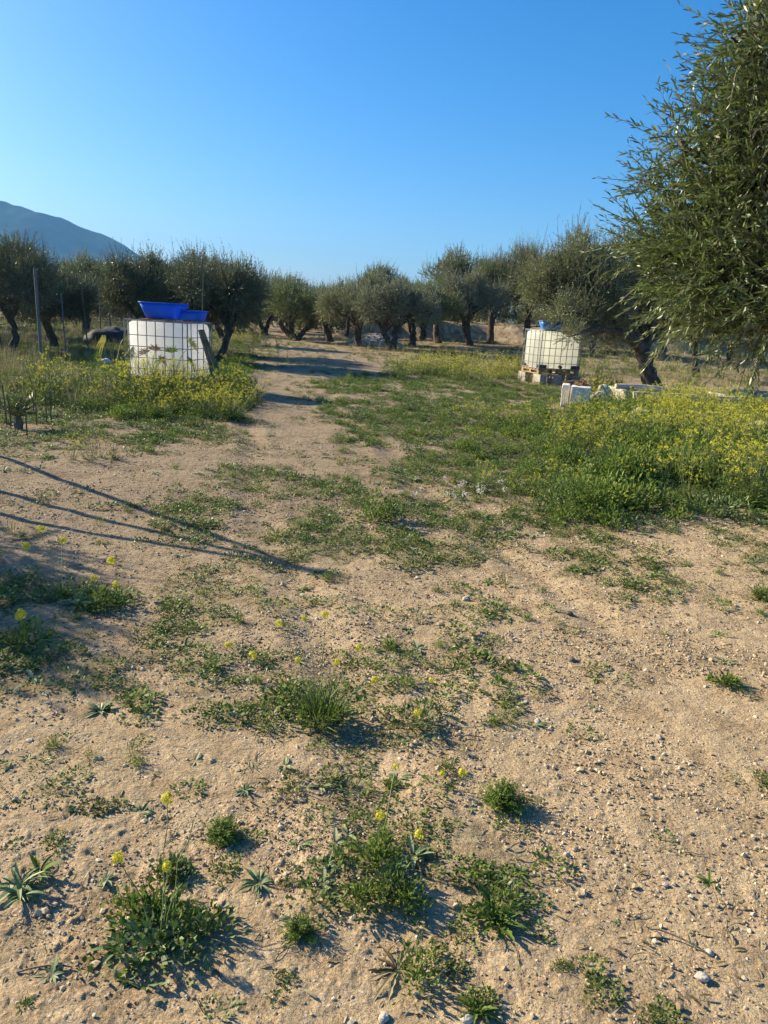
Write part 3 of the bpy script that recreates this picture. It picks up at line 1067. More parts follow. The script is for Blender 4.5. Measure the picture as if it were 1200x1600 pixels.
def tub(name, label, loc, yaw, a, b, h, mat, under=.75, wall=.012, dent=0.0):
    """oval open tub: shell with thickness, rolled rim as a part"""
    g = Geo()
    n = 40
    t = np.arange(n) / n * 2 * pi

    def ring(ra, rb, z):
        e = .42
        x = np.sign(np.cos(t)) * np.abs(np.cos(t)) ** e * ra
        y = np.sign(np.sin(t)) * np.abs(np.sin(t)) ** e * rb
        return np.stack([x, y, np.full(n, z) + dent * np.sin(t * 2)], -1)
    prof = [(0.01, 0), (under * .96, 0), (under, .02), (under + (1 - under) * .5, h * .5), (1, h), (1 - wall / a, h), (under + (1 - under) * .5 - wall / a, h * .5), (under - wall / a, .02 + wall), (.01, wall)]
    V = np.concatenate([ring(a * s, b * s, z) for s, z in prof])
    F = []
    for i in range(len(prof) - 1):
        for j in range(n):
            q, w = i * n + j, i * n + (j + 1) % n
            F.append((q, w, w + n, q + n))
    g.add(V, F)
    root = link(name, g.mesh(name, [mat], True), None, loc, yaw, 1.0, label=label, category='tub')
    r = Geo()
    pts = ring(a * 1.012, b * 1.015, h)
    tube(r, np.concatenate([pts, pts[:1]]), .011, 6, cap=False)
    link('rim', r.mesh('rim', [mat], True), root)
    return root


topz = lz - .02 + .135 + .98
tub('blue_tub', 'bright blue tub on the left part of the left tank', (LT[0] - .08, LT[1] - .02, topz + .035), radians(-8), .37, .33, .26, M['blue'], .74)
tub('blue_tub', 'darker low blue tub at the right edge of the left tank', (LT[0] + .37, LT[1] + .14, topz + .02), radians(-3), .25, .24, .17, M['blue'], .84)
for i, (dx, dy, ln, lab) in enumerate([(-.12, -.26, .62, 'thin rusty board lying under the bright blue tub'), (.42, .0, .3, 'short rusty board lying under the darker blue tub')]):
    b = bevelled('board', (ln, .14, .026), [M['rust']], .004, 2, subdiv=3, wob=.006, seed=i)
    link('board', b, None, (LT[0] + dx, LT[1] + dy, topz + .012), radians(-4), label=lab, category='board')
tub('blue_tub', 'round faded blue tub on the right tank half hidden by olive leaves', (RT[0] - .12, RT[1] - .12, rz_ + .19 + .135 + .985), 0, .31, .28, .22, M['blue_dull'], .78)
# two planks leaning on the side of the left tank, and a thin cane
for i, (x0, y0, x1, y1, lab) in enumerate([(LT[0] + .93, LT[1] - .30, LT[0] + .645, LT[1] - .38, 'weathered plank leaning on the right side of the left tank'),
                                            (LT[0] + 1.00, LT[1] - .12, LT[0] + .655, LT[1] - .25, 'second plank leaning just behind the first on the left tank')]):
    g = Geo()
    a = np.array([x0, y0, hz(x0, y0) + .02])
    b = np.array([x1, y1, lz + .98])
    tube(g, [a - a, (b - a) * .5, b - a], [.036, .034, .034], 4)
    link('leaning_plank', g.mesh('leaning_plank', [M['oldwood']]), None, tuple(a), label=lab, category='plank')
g = Geo()
cz = hz(LT[0] + .42, LT[1] + .62)
tube(g, [(0, 0, 0), (.01, 0, .7), (.02, 0, 1.4), (.05, .0, 2.15)], [.011, .010, .008, .005], 6)
link('thin_cane', g.mesh('thin_cane', [M['twig']]), None, (LT[0] + .42, LT[1] + .62, cz), label='thin upright cane rising behind the blue tubs', category='cane')

# ---------------------------------------------------------------- fence on the left
M['post'] = solid_mat('grey_metal_post', (0.10, 0.115, 0.12), (0.17, 0.18, 0.19), scale=6, rough=0.6, metal=.2)
M['net'] = solid_mat('dark_net', (0.035, 0.032, 0.03), rough=0.9)
fp = [(-7.45, 15.9, 2.0, .032, .012, 'thick grey metal fence post in front of the left trees'), (-8.1, 18.6, 1.6, .018, .02, 'short thin fence post right of the thick one'), (-8.75, 21.6, 1.72, .022, .06, 'thin fence post leaning left'), (-9.4, 24.2, 1.7, .02, -.02, 'thin upright fence post before the dark heap'),
      (-10.1, 27.0, 1.75, .03, .03, 'far fence post beside the dark tarp heap'), (-11.4, 32.5, 1.7, .03, .0, None), (-6.6, 10.6, 2.0, .03, .01, None)]
root = thing('net_fence', 'wire net fence on grey posts running away along the left side', 'fence', (fp[0][0], fp[0][1], 0))
for (x, y, h, r, lean, lab) in fp:
    g = Geo()
    z = hz(x, y)
    tube(g, [(x - fp[0][0], y - fp[0][1], z - .1), (x - fp[0][0] - lean * h * .5, y - fp[0][1], z + h * .5), (x - fp[0][0] - lean * h, y - fp[0][1], z + h)], r, 8)
    o = link('post', g.mesh('post', [M['post']], True), root)
    if lab:
        o['label'] = lab
g = Geo()
path = [fp[6], fp[0], fp[1], fp[2], fp[3], fp[4], fp[5]]
for a, b in zip(path[:-1], path[1:]):
    A, B = np.array(a[:2]) - np.array(fp[0][:2]), np.array(b[:2]) - np.array(fp[0][:2])
    L = np.linalg.norm(B - A)
    za, zb = hz(*a[:2]), hz(*b[:2])
    wt = .0022
    for z in np.arange(.06, min(a[2], b[2]) - .04, .10):
        p0, p1 = np.array([*A, za + z]), np.array([*B, zb + z])
        m_ = (p0 + p1) / 2 - np.array([0, 0, .03])
        tube(g, [p0, m_, p1], wt, 3, cap=False)
    nv = int(L / .10)
    for i in range(1, nv):
        q = A + (B - A) * i / nv
        z0 = za + (zb - za) * i / nv
        tube(g, [(*q, z0 + .06), (*q, z0 + .9), (*q, z0 + min(a[2], b[2]) - .05)], wt, 3, cap=False)
link('wire_net', g.mesh('wire_net', [M['net']]), root)


# ---------------------------------------------------------------- stones, blocks, troughs
def rock_mesh(seed, size, mats, sub=3, rough=.22):
    import bmesh
    bm = bmesh.new()
    bmesh.ops.create_icosphere(bm, subdivisions=sub, radius=1)
    r = np.random.default_rng(seed)
    co = np.array([v.co[:] for v in bm.verts])
    k = r.uniform(0, 40, 3)
    n = vnoise(co[:, 0] * 1.4 + k[0], co[:, 1] * 1.4 + co[:, 2] * 1.1 + k[1], seed) - .5
    n2 = vnoise(co[:, 0] * 4 + k[2], co[:, 1] * 4 - co[:, 2] * 3 + k[1], seed + 5) - .5
    q = np.round(co * 1.6) / 1.6
    co = co * (1 + n[:, None] * rough * 3 + n2[:, None] * rough) * .75 + q * .25
    co = co * np.asarray(size) / 2
    for v, c in zip(bm.verts, co):
        v.co = Vector(c)
    me = bpy.data.meshes.new('stone')
    bm.to_mesh(me)
    bm.free()
    for m in mats:
        me.materials.append(m)
    for p in me.polygons:
        p.use_smooth = sub > 2
    return me


def put(name, me, x, y, dz, rz, label, cat, sc=1.0, group=None):
    o = link(name, me, None, (x, y, hz(x, y) + dz), rz, sc, label=label, category=cat)
    if group:
        o['group'] = group
    return o


for i, (px, w, dpt, h, lab) in enumerate([(884.5, .14, .38, .42, 'thin white block left of a dark gap beside the concrete trough'), (909, .36, .50, .42, 'wide white block right of a dark gap with rubble on top')]):
    x, y = P(px, 630, 14.3 - i * .25)[:2]
    b = bevelled('white_block', (w, dpt, h), [M['whitew']], .012, 2, subdiv=4, wob=.012, seed=i + 3)
    put('white_block', b, x, y + dpt * .35, h / 2 - .01, radians(-14), lab, 'block')


def wall_piece(name, p0, p1, thick, h, mat, label, cat, seed=0):
    p0, p1 = np.array(p0), np.array(p1)
    L = np.linalg.norm(p1 - p0)
    yaw = math.atan2(*(p1 - p0)[::-1])
    b = bevelled(name, (L, thick, h + .1), [mat], .015, 2, subdiv=7, wob=.02, seed=seed)
    c = (p0 + p1) / 2
    return put(name, b, c[0], c[1], h / 2 - .05, yaw, label, cat)


# the trough: four walls under one thing
tr = thing('concrete_trough', 'long low grey concrete trough in front of the broad olive trunk', 'trough', (5.3, 15.0, hz(5.3, 15)), radians(4))
for (nm, lx, ly, sx, sy) in [('front_wall', 0.35, -.55, 2.1, .12), ('back_wall', 0.35, .55, 2.1, .12), ('side_wall', -.76, 0, .12, .97), ('side_wall', 1.34, 0, .12, .97)]:
    b = bevelled(nm, (sx, sy, .38), [M['conc']], .012, 2, subdiv=6, wob=.014, seed=int(lx * 10) + 30)
    link(nm, b, tr, (lx, ly, .15))
b = bevelled('soil_fill', (1.98, .97, .2), [M['oldwood']], .02, 2, subdiv=5, wob=.05, seed=4)
link('soil_fill', b, tr, (.29, 0, .1))
wall_piece('concrete_kerb', (8.0, 17.6), (10.6, 16.6), .22, .30, M['conc'], 'pale concrete kerb at the right edge under the near branches', 'kerb', 5)
g = Geo()
tube(g, [(-.45, 0, 0), (0, .01, .012), (.4, -.01, .0), (.5, 0, -.01)], [.05, .052, .05, .05], 12, rough=.04)
x, y = 4.95, 14.6
put('pinkish_pipe', g.mesh('pinkish_pipe', [solid_mat('clay_pink', (.5, .37, .3), (.6, .48, .4), scale=8, rough=.8)], True), x - .15, y - .0, .43, radians(3), 'pale pink pipe resting across the left end of the trough', 'pipe')
x, y = P(937, 603, 14.5)[:2]
put('stone', rock_mesh(3, (.17, .15, .13), [M['rock']]), x + .04, y, .36, 0, 'round pale stone left of the pink pipe', 'stone')
x, y = P(938, 622, 14.5)[:2]
put('stone', rock_mesh(13, (.5, .4, .5), [M['rock']], 3, .4), x, y, .1, 0, 'upright pale stone under the round one', 'stone')
for i, (px, py, s, h, lab) in enumerate([(1080, 648, .42, .12, 'flat pale rock among the yellow flowers'), (1152, 660, .2, .12, 'small whitish rock right of the flat pale rock'),
                                         (1183, 664, .34, .13, 'whitish rock nearest the right edge among flowers'), (1000, 648, .36, .12, 'flat grey rock below the trough'),
                                         (493, 0, 0, 0, '')]):
    if not s:
        continue
    x, y = G(px, py + 14)
    put('rock', rock_mesh(20 + i, (s, s * .7, h * 1.8), [M['rock']]), x, y, .13, i, lab, 'rock')
# rubble with rusty leaves on the white block
g = Geo()
rng = np.random.default_rng(8)
for i in range(14):
    tube(g, bez(rng.normal(0, .08, 3) * [1, 1, .1], rng.normal(0, .1, 3) + [0, 0, .08], rng.normal(0, .13, 3) * [1, 1, .3] + [0, 0, .05], 5, rng, .01), .012, 5)
x, y = P(912, 600, 14.45)[:2]
put('dry_brushwood', g.mesh('dry_brushwood', [M['rust']]), x, y, .39, 0, 'rust brown dry brushwood lying on the wide white block', 'brushwood')

# rubble heap far off
x0, y0 = -0.9, 37.0
root = thing('rubble_heap', 'low grey rubble heap between two forked olive trees', 'rubble heap', (x0, y0, hz(x0, y0)))
g = Geo()
rng = np.random.default_rng(12)
core = Geo()
tt = np.linspace(0, 2 * pi, 25)[:-1]
V = [(0, 0, .55)]
for q in (.35, .7, 1.0):
    for a in tt:
        V.append((1.5 * q * cos(a) * rng.uniform(.9, 1.1), .8 * q * sin(a), .55 * (1 - q ** 2) + rng.uniform(-.03, .05) - (.1 if q == 1 else 0)))
F = [(0, 1 + j, 1 + (j + 1) % 24) for j in range(24)]
core.add(V, F)
for k in range(2):
    core.t.append((np.array([[1 + k * 24 + j, 25 + k * 24 + j, 25 + k * 24 + (j + 1) % 24] for j in range(24)] + [[1 + k * 24 + j, 25 + k * 24 + (j + 1) % 24, 1 + k * 24 + (j + 1) % 24] for j in range(24)]), np.full(48, .5), np.zeros(48, int)))
link('earth_core', core.mesh('earth_core', [M['rock']], True), root)
ico = rock_mesh(5, (1, 1, 1), [], 2)
iv = np.array([v.co[:] for v in ico.vertices])
it = np.array([p.vertices[:] for p in ico.polygons])
bpy.data.meshes.remove(ico)
st = Geo()
for i in range(260):
    q = sqrt(rng.random())
    a = rng.uniform(0, 2 * pi)
    s = rng.uniform(.06, .2)
    st.add(iv @ _rz(rng.uniform(0, 6)).T * s * [1, .8, .7] + [1.45 * q * cos(a), .78 * q * sin(a), .56 * (1 - q * q)], it, rng.random(), 0)
o = link('rubble_stones', st.mesh('rubble_stones', [M['rock']]), root)
o['kind'] = 'stuff'

# tarp heap behind the fence and a pale sack
M['tarp'] = solid_mat('dark_tarp', (0.02, 0.028, 0.036), (0.05, 0.065, 0.08), scale=3, rough=.8, bump=.5, bscale=8)
x, y = -9.0, 24.5
put('tarp_heap', rock_mesh(41, (1.7, 1.2, .9), [M['tarp']], 4, .14), x, y, .2, .4, 'dark blue grey tarp thrown over a heap left of the left tank', 'tarp')
x, y = G(166, 575)
put('pale_sack', rock_mesh(42, (.24, .2, .14), [solid_mat('pale_sack', (.42, .5, .55), (.55, .6, .62), scale=6, rough=.6)], 3, .12), x, y, .12, .3, 'pale bluish sack in the weeds just left of the left tank', 'sack')


# ---------------------------------------------------------------- palms and stakes by the left verge
def fan(g, c, d, r, n, rng, mat, spread=1.25, droop=.3):
    """fan leaf: n pointed segments round direction d"""
    d = norm(d)
    s = norm(np.cross(d, [0.15, -1.0, 0.0]))
    u = np.cross(s, d)
    for i in range(n):
        a = (i / (n - 1) - .5) * 2 * spread
        dd = norm(d * cos(a) + s * sin(a) + u * rng.uniform(-.1, .1))
        L = r * rng.uniform(.8, 1.05)
        w = np.cross(dd, u) * r * .05
        m_ = c + dd * L * .55
        t = c + dd * L + np.array([0, 0, -droop * r])
        g.add([c, m_ + w, t, m_ - w], [(0, 1, 2, 3)], rng.random(), mat)


def palm(label, x, y, fans, seed, mats, name='fan_palm'):
    rng = np.random.default_rng(seed)
    z = hz(x, y)
    root = thing(name, label, 'palm', (x, y, z))
    tr_ = Geo()
    tube(tr_, [(0, 0, -.05), (0.005, 0, .12), (0, .01, .2)], [.03, .028, .018], 8, rough=.2)
    link('trunk', tr_.mesh('trunk', [M['oldwood']]), root)
    for (dx, dz, ang, tiltv, r, mi) in fans:
        g = Geo()
        end = np.array([dx, rng.uniform(-.12, .12), dz])
        tube(g, bez(np.array([0, 0, .15]), np.array([dx * .3, 0, dz * .8]), end, 6, rng, .004), .006, 4, mat=1)
        dv = np.array([sin(ang), -.5 + rng.uniform(-.2, .2), cos(ang)])
        fan(g, end, dv, r, 13, rng, 0, droop=tiltv)
        link('frond', g.mesh('frond', [mats[mi], M['stem']]), root)
    return root


PF = [M['darkherb'], leaf_mat('yellowing_frond', (.26, .27, .05), (.42, .36, .10), rough=.5, trans=.3)]
palm('green fan palm in front of the middle of the left tank', -3.6, 12.35, [(-.0, .66, 0, .0, .17, 0), (.30, .80, .9, .1, .2, 1), (.22, .52, 1.1, .4, .15, 0), (-.2, .5, -.8, .3, .15, 0)], 3, PF)
palm('yellowing fan palm drooping at the left end of the left tank', -4.62, 12.5, [(.10, .80, 1.6, .8, .22, 1), (-.14, .76, -1.3, .8, .2, 1), (.24, .62, 2.0, .5, .2, 1), (-.22, .5, -1.6, .5, .2, 0)], 4, PF)
palm('dead brown fan palm between the other two palms', -3.95, 12.3, [(-.12, .6, -.4, .1, .17, 0), (.05, .66, .15, .1, .17, 0), (.16, .5, .9, .1, .15, 0)], 5, [leaf_mat('dead_frond', (.12, .09, .07), (.2, .16, .12), rough=.8)])

rng = np.random.default_rng(31)
cx, cy = -4.28, 8.45
root = thing('young_palm', 'young dark palm ringed by thin stakes at the left edge', 'palm', (cx, cy, hz(cx, cy)))
g = Geo()
tube(g, [(0, 0, -.03), (0, 0, .08), (0, 0, .15)], [.04, .05, .03], 10, rough=.25)
link('trunk', g.mesh('trunk', [M['oldwood']]), root)
g = Geo()
for i in range(20):
    a = rng.uniform(0, 2 * pi)
    el = rng.uniform(.5, 1.4)
    L = rng.uniform(.22, .40)
    ax = np.array([cos(a) * cos(el), sin(a) * cos(el), sin(el)])
    pts = [np.array([0, 0, .12]) + ax * L * s - np.array([0, 0, .12 * s * s * (1.5 - el)]) for s in np.linspace(0, 1, 7)]
    tube(g, pts, .004, 3, mat=1)
    for s in range(1, 7):
        for sg in (-1, 1):
            side = norm(np.cross(ax, [0, 0, 1.0])) * sg
            dv = norm(side + ax * .9)
            leaves(g, np.array([pts[s]]), np.array([dv]), .09, .016, rng, 0)
link('fronds', g.mesh('fronds', [leaf_mat('cycad_leaf', (.04, .07, .02), (.12, .16, .05), rough=.4, trans=.2), M['rust']]), root)
slab = [(10, 663, 640, 606), (17, 668, 0, 618), (57, 664, 0, 611), (53, 650, 0, 622), (73, 662, 0, 616), (80, 660, 0, 613), (0, 655, 0, 622), (42, 682, 0, 640)]
for i, (px, py, _, ty) in enumerate(slab):
    x, y = G(px, py)
    hh = (py - ty) / 1155 * y + .03
    g = Geo()
    tube(g, [(0, 0, -.05), (.004, 0, hh * .5), (rng.uniform(-.02, .02), 0, hh)], .0085, 5)
    put('stake', g.mesh('stake', [M['rust'] if i in (2,) else M['oldwood']]), x, y, 0, 0, 'thin dark stake in the ring around the young palm' if i != 2 else 'reddish stake nearest the viewer in the ring around the young palm', 'stake', group='stakes round the young palm')

# cane tripod left of the view, its shadow crosses the ground
apex = np.array([-4.0, 5.85, 2.0])
root = thing('cane_tripod', 'tripod of long canes standing left of the track', 'tripod', (-4.2, 6.2, 0))
for (fx, fy) in [(-4.75, 7.78), (-4.5, 5.60), (-5.4, 6.9)]:
    a = np.array([fx, fy, hz(fx, fy) - .05])
    d_ = (apex - a)
    g = Geo()
    o_ = np.array([-4.2, 6.2, 0])
    tube(g, [a - o_, a - o_ + d_ * .5, a - o_ + d_ * 1.04], [.034, .03, .022], 7)
    link('cane', g.mesh('cane', [M['oldwood']], True), root)


# ---------------------------------------------------------------- small plants
def curve_leaf(g, base, az, L, W, el0, curl, rng, mat, seg=4, teeth=0.0, tone=None):
    """a strap leaf, arching out from the root"""
    s = np.linspace(0, 1, seg + 1)
    el = el0 - curl * s
    step = L / seg
    pts = [np.asarray(base, float)]
    for i in range(seg):
        pts.append(pts[-1] + step * np.array([cos(az) * cos(el[i]), sin(az) * cos(el[i]), sin(el[i])]))
    pts = np.array(pts)
    side = np.array([-sin(az), cos(az), 0.0]) + np.array([0, 0, rng.normal(0, .25)])
    wd = W * np.sin(np.clip(s * .93 + .07, 0, 1) ** .8 * pi) ** .7 * .5
    wd[0] = W * .1
    if teeth:
        wd = wd * (1 + teeth * np.where(np.arange(seg + 1) % 2 == 0, -1, .6))
    wd[-1] = W * .04
    V = np.concatenate([pts + side * wd[:, None] + np.array([0, 0, 1]) * wd[:, None] * .35, pts, pts - side * wd[:, None] + np.array([0, 0, 1]) * wd[:, None] * .35])
    n = seg + 1
    F = [(i, i + 1, n + i + 1, n + i) for i in range(seg)] + [(n + i, n + i + 1, 2 * n + i + 1, 2 * n + i) for i in range(seg)]
    g.add(V, F, rng.beta(1.5, 2) if tone is None else tone, mat)


def p_clover(seed, r=.10, h=.045, n=110, mats=('herb', 'herb', 'darkherb', 'grass'), ls=.016):
    rng = np.random.default_rng(seed)
    g = Geo()
    q = np.sqrt(rng.random(n))
    a = rng.uniform(0, 2 * pi, n)
    rad = r * q * (1 + .3 * np.sin(3 * a + seed))
    zz = h * (1 - q ** 2) * rng.uniform(.35, 1.05, n) + .004
    for i in range(n):
        c = np.array([rad[i] * cos(a[i]), rad[i] * sin(a[i]), zz[i]])
        az = a[i] + rng.normal(0, .9)
        el = rng.uniform(-.1, .9)
        d = np.array([cos(az) * cos(el), sin(az) * cos(el), sin(el)])
        s = norm(np.cross(d, [0, 0, 1]) + rng.normal(0, .2, 3))
        L = ls * rng.uniform(.6, 1.4)
        W = L * .34
        g.add([c, c + d * L * .5 + s * W, c + d * L, c + d * L * .5 - s * W], [(0, 1, 2, 3)], rng.beta(1.5, 2), VI[mats[rng.integers(len(mats))]])
    return g


def p_grass(seed, n=34, L=(.05, .14), sp=.05, mat='grass', w=.0035, lean=.9):
    rng = np.random.default_rng(seed)
    g = Geo()
    for i in range(n):
        q, a = sp * sqrt(rng.random()), rng.uniform(0, 2 * pi)
        el = rng.uniform(.6, 1.5)
        curve_leaf(g, (q * cos(a), q * sin(a), 0), a + rng.normal(0, .8), rng.uniform(*L), w * rng.uniform(.8, 1.4), el, lean * rng.uniform(.3, 1.2), rng, VI[mat], seg=2)
    return g


def p_rosette(seed, n=13, L=(.05, .10), W=.018, mat='darkherb', el=(.1, .6), teeth=0.0, seg=5):
    rng = np.random.default_rng(seed)
    g = Geo()
    for i in range(n):
        a = i * 2.4 + rng.normal(0, .5)
        ll = rng.uniform(*L) * rng.uniform(.6, 1.05)
        curve_leaf(g, (.004 * cos(a), .004 * sin(a), .004), a, ll, W * ll / L[1] * rng.uniform(.85, 1.2), rng.uniform(*el), rng.uniform(.5, 1.3), rng, VI[mat], seg=seg, teeth=teeth)
    return g


def p_feather(seed, r=.055, n=150, mat='herb', L=(.03, .055)):
    """dense tuft of very fine divided leaves"""
    rng = np.random.default_rng(seed)
    g = Geo()
    for i in range(n // 6):
        a = rng.uniform(0, 2 * pi)
        el = rng.uniform(.25, 1.45)
        d = np.array([cos(a) * cos(el), sin(a) * cos(el), sin(el) * .85])
        LL = rng.uniform(.7, 1.1) * r * 1.25
        tone = rng.beta(1.5, 2)
        for s in np.linspace(.25, 1, 9):
            b = d * LL * s
            for sg in (-1, 1):
                sd = norm(np.cross(d, rng.normal(0, 1, 3))) * sg
                dd = norm(d * .9 + sd)
                l = .016 * (1.15 - s * .6)
                wv = np.cross(dd, d)
                wv = norm(wv) * .0014
                g.add([b, b + dd * l * .6 + wv, b + dd * l, b + dd * l * .6 - wv], [(0, 1, 2, 3)], tone, VI[mat])
    return g


def flower_head(g, c, r, rng, n=16):
    for i in range(n):
        d = norm(rng.normal(0, 1, 3) + [0, 0, .35])
        p = c + d * r * rng.uniform(.5, 1)
        u = norm(np.cross(d, rng.normal(0, 1, 3)))
        v = np.cross(d, u)
        s = r * .42
        for k_ in range(2):
            a = u if k_ == 0 else v
            b = v if k_ == 0 else u
            g.add([p - a * s, p + b * s * .32 + d * s * .15, p + a * s, p - b * s * .32 + d * s * .15], [(0, 1, 2, 3)], rng.random(), VI['flower'])


def p_mustard(seed, h=.5, stems=7, spread=.12, heads=1.0, leafy=1.0, hr=.014, leafn=5, hn=6):
    rng = np.random.default_rng(seed)
    g = Geo()
    for i in range(stems):
        a = rng.uniform(0, 2 * pi)
        q = spread * sqrt(rng.random())
        hh = h * rng.uniform(.6, 1.1)
        b0 = np.array([q * cos(a) * .4, q * sin(a) * .4, 0])
        top = np.array([q * cos(a) * 2, q * sin(a) * 2, hh])
        pts = bez(b0, (b0 + top) / 2 + np.array([cos(a), sin(a), 0]) * -.02, top, 5, rng, .006)
        tube(g, pts, [.0032, .0028, .0024, .002, .0015], 3, rng.random(), VI['stem'], cap=False)
        for k_ in range(int(leafn * leafy)):
            s = rng.uniform(.0, .7) ** 1.2
            pt = b0 * (1 - s) + top * s
            curve_leaf(g, pt, rng.uniform(0, 2 * pi), rng.uniform(.05, .11) * (1.2 - s), .026 * (1.1 - s * .6), rng.uniform(.1, .8), rng.uniform(.2, 1.0), rng, VI['herb' if rng.random() < .7 else 'grass'], seg=2)
        for k_ in range(rng.integers(1, 4)):
            aa = rng.uniform(0, 2 * pi)
            br = top + np.array([cos(aa) * .045, sin(aa) * .045, rng.uniform(-.06, .03)]) if k_ else top
            if k_:
                tube(g, [pts[3], (pts[3] + br) / 2, br], .0014, 3, .5, VI['stem'], cap=False)
            if rng.random() < heads:
                flower_head(g, br + [0, 0, .006], hr * rng.uniform(.7, 1.2), rng, hn)
    return g


def p_dry(seed, n=16, h=(.1, .35)):
    rng = np.random.default_rng(seed)
    g = Geo()
    for i in range(n):
        a = rng.uniform(0, 2 * pi)
        q = .05 * rng.random()
        curve_leaf(g, (q * cos(a), q * sin(a), 0), a, rng.uniform(*h), .0035, rng.uniform(1.0, 1.5), rng.uniform(0, .6), rng, VI['straw'], seg=2)
    return g


def p_bush(seed, r=.16, h=.22, n=230, mat='herb', ls=.035):
    """leafy clump: leaves through a low dome"""
    rng = np.random.default_rng(seed)
    g = Geo()
    d = norm(rng.normal(size=(n, 3)))
    d[:, 2] = np.abs(d[:, 2])
    rr = rng.random(n) ** .45
    lump = 1 + .35 * np.sin(d[:, 0] * 5 + seed) * np.cos(d[:, 1] * 6)
    p = d * rr[:, None] * np.array([r, r, h]) * lump[:, None] + [0, 0, .01]
    dd = norm(d * .8 + rng.normal(0, .5, (n, 3)) + [0, 0, .35])
    leaves(g, p, dd, ls * rng.uniform(.5, 1.2, n), ls * .48 * rng.uniform(.6, 1.15, n), rng, VI[mat])
    return g


VM = [M[k] for k in VEG]
SEE = lambda x, y: proj(x, y, height(x, y))


def scatter(n, xr, yr, rng, power=1.0):
    x = rng.uniform(*xr, n)
    y = rng.uniform(*yr, n)
    return x, y


def bands(density_near, rng, ymax=62):
    """candidate points over the visible fan, per m2 density thinning with distance"""
    X, Y = [], []
    edges = [0.9, 2, 3.5, 6, 9, 13, 18, 25, 34, 46, ymax]
    for a, b in zip(edges[:-1], edges[1:]):
        if a >= ymax:
            break
        w = .75 + .6 * b
        d = density_near((a + b) / 2)
        n = int(2 * w * (b - a) * d)
        X.append(rng.uniform(-w, w, n))
        Y.append(rng.uniform(a, b, n))
    return np.concatenate(X), np.concatenate(Y)


def bake(name, protos, x, y, sc, rng, label, cat, which=None, zoff=-.004, tonej=.12, tiltv=.12):
    g = Geo()
    n = len(x)
    if which is None:
        which = rng.integers(0, len(protos), n)
    loc = np.stack([x, y, height(x, y) + zoff], -1)
    replicate(g, protos, which, loc, rng.uniform(0, 2 * pi, n), sc, rng.normal(0, tiltv, (n, 2)), rng.normal(0, tonej, n))
    return link(name, g.mesh(name, VM), None, label=label, category=cat, kind='stuff')


rng = np.random.default_rng(400)
# --- low ground cover
x, y = bands(lambda d: np.interp(d, [1.5, 5, 8, 15, 25, 40, 55], [230, 230, 180, 120, 45, 14, 7]), rng)
px, py = SEE(x, y)
c = cover(px, py, x, y)
keep = (rng.random(len(x)) < c * .9)
x, y, c = x[keep], y[keep], c[keep]
covp = [p_clover(i, r=.07 + .02 * (i % 3), h=.03 + .012 * (i % 2), n=90) for i in range(5)] + \
       [p_clover(20, r=.08, h=.03, n=70, mats=('herb', 'grey', 'darkherb')), p_clover(21, r=.06, h=.02, n=60, mats=('reddish', 'reddish', 'herb'), ls=.010),
        p_grass(1, 30, (.03, .08), .045), p_grass(2, 24, (.04, .10), .04), p_rosette(3, 11, (.04, .085), .017), p_rosette(4, 9, (.035, .07), .02, mat='grey'), p_rosette(5, 12, (.05, .09), .014, mat='herb'), p_feather(6)]
pw = np.array([.11, .11, .11, .1, .1, .07, .06, .04, .03, .09, .07, .08, .05])
wh = rng.choice(len(covp), len(x), p=pw / pw.sum())
sc = rng.uniform(.45, 1.15, len(x)) * np.interp(y, [1, 3, 8, 20, 40, 60], [.7, .95, 1.2, 1.7, 2.5, 3.0])
print('cover', len(x))
bake('ground_cover', covp, x, y, sc, rng, 'low green weeds in patches over the bare sandy soil', 'weeds', wh)

# --- knee-high greenery in the thick patches
x, y = bands(lambda d: np.interp(d, [1.5, 6, 10, 18, 25, 40, 55], [0, 30, 26, 15, 4, 1.3, .6]), rng)
px, py = SEE(x, y)
th = inpoly(px, py, ZONES['thick'][0])
deep = sstep(700, 1000, px + (py < 700) * 60) * sstep(850, 760, py + .0 * px)
amt = np.where(th, .35 + .65 * deep, 0)
lv = (px < 385) & (py < 655) & (py > 560)
amt = np.where(lv & (px > 180), .9, amt)
amt = np.where(lv & (px <= 180), .35, amt)
amt = np.where((py < 590) & (y > 17) & (cover(px, py, x, y) > .35), np.maximum(amt, .5), amt)
amt = np.where(inpoly(px, py, ZONES['strip'][0]), .10, amt)
amt = amt * sstep(.38, .50, fbm(x * 1.3, y * 1.3, 301, 3))
keep = rng.random(len(x)) < amt
x, y, px, py = x[keep], y[keep], px[keep], py[keep]
bp = [p_bush(i, r=.13 + .03 * (i % 3), h=.13 + .05 * (i % 2), n=200, mat=('herb', 'herb', 'darkherb', 'darkherb', 'grass')[i % 5], ls=.036) for i in range(6)] + [p_bush(57, .12, .26, 220, 'herb', .04), p_bush(58, .2, .16, 300, 'herb', .045)]
deepk = sstep(760, 1020, px)
scb = rng.uniform(.55, 1.15, len(x)) * (.75 + .75 * deepk)
scb = np.where(px < 385, scb * 1.15, scb)
print('bush', len(x))
bake('leafy_undergrowth', bp, x, y, scb, rng, 'thick leafy undergrowth beneath the yellow flowering weeds', 'undergrowth')

# --- flowering mustard, one stand per place it grows
must = [p_mustard(i, .5, 7, .13, heads=.97, hr=.024, leafn=5, hn=7) for i in range(6)]
must_pale = [p_mustard(30 + i, .5, 9, .13, heads=.95, hr=.021, leafn=2, hn=7) for i in range(4)]

must_green = [p_mustard(60 + i, .42, 8, .14, heads=.25, hr=.015, leafn=9, hn=5) for i in range(3)]


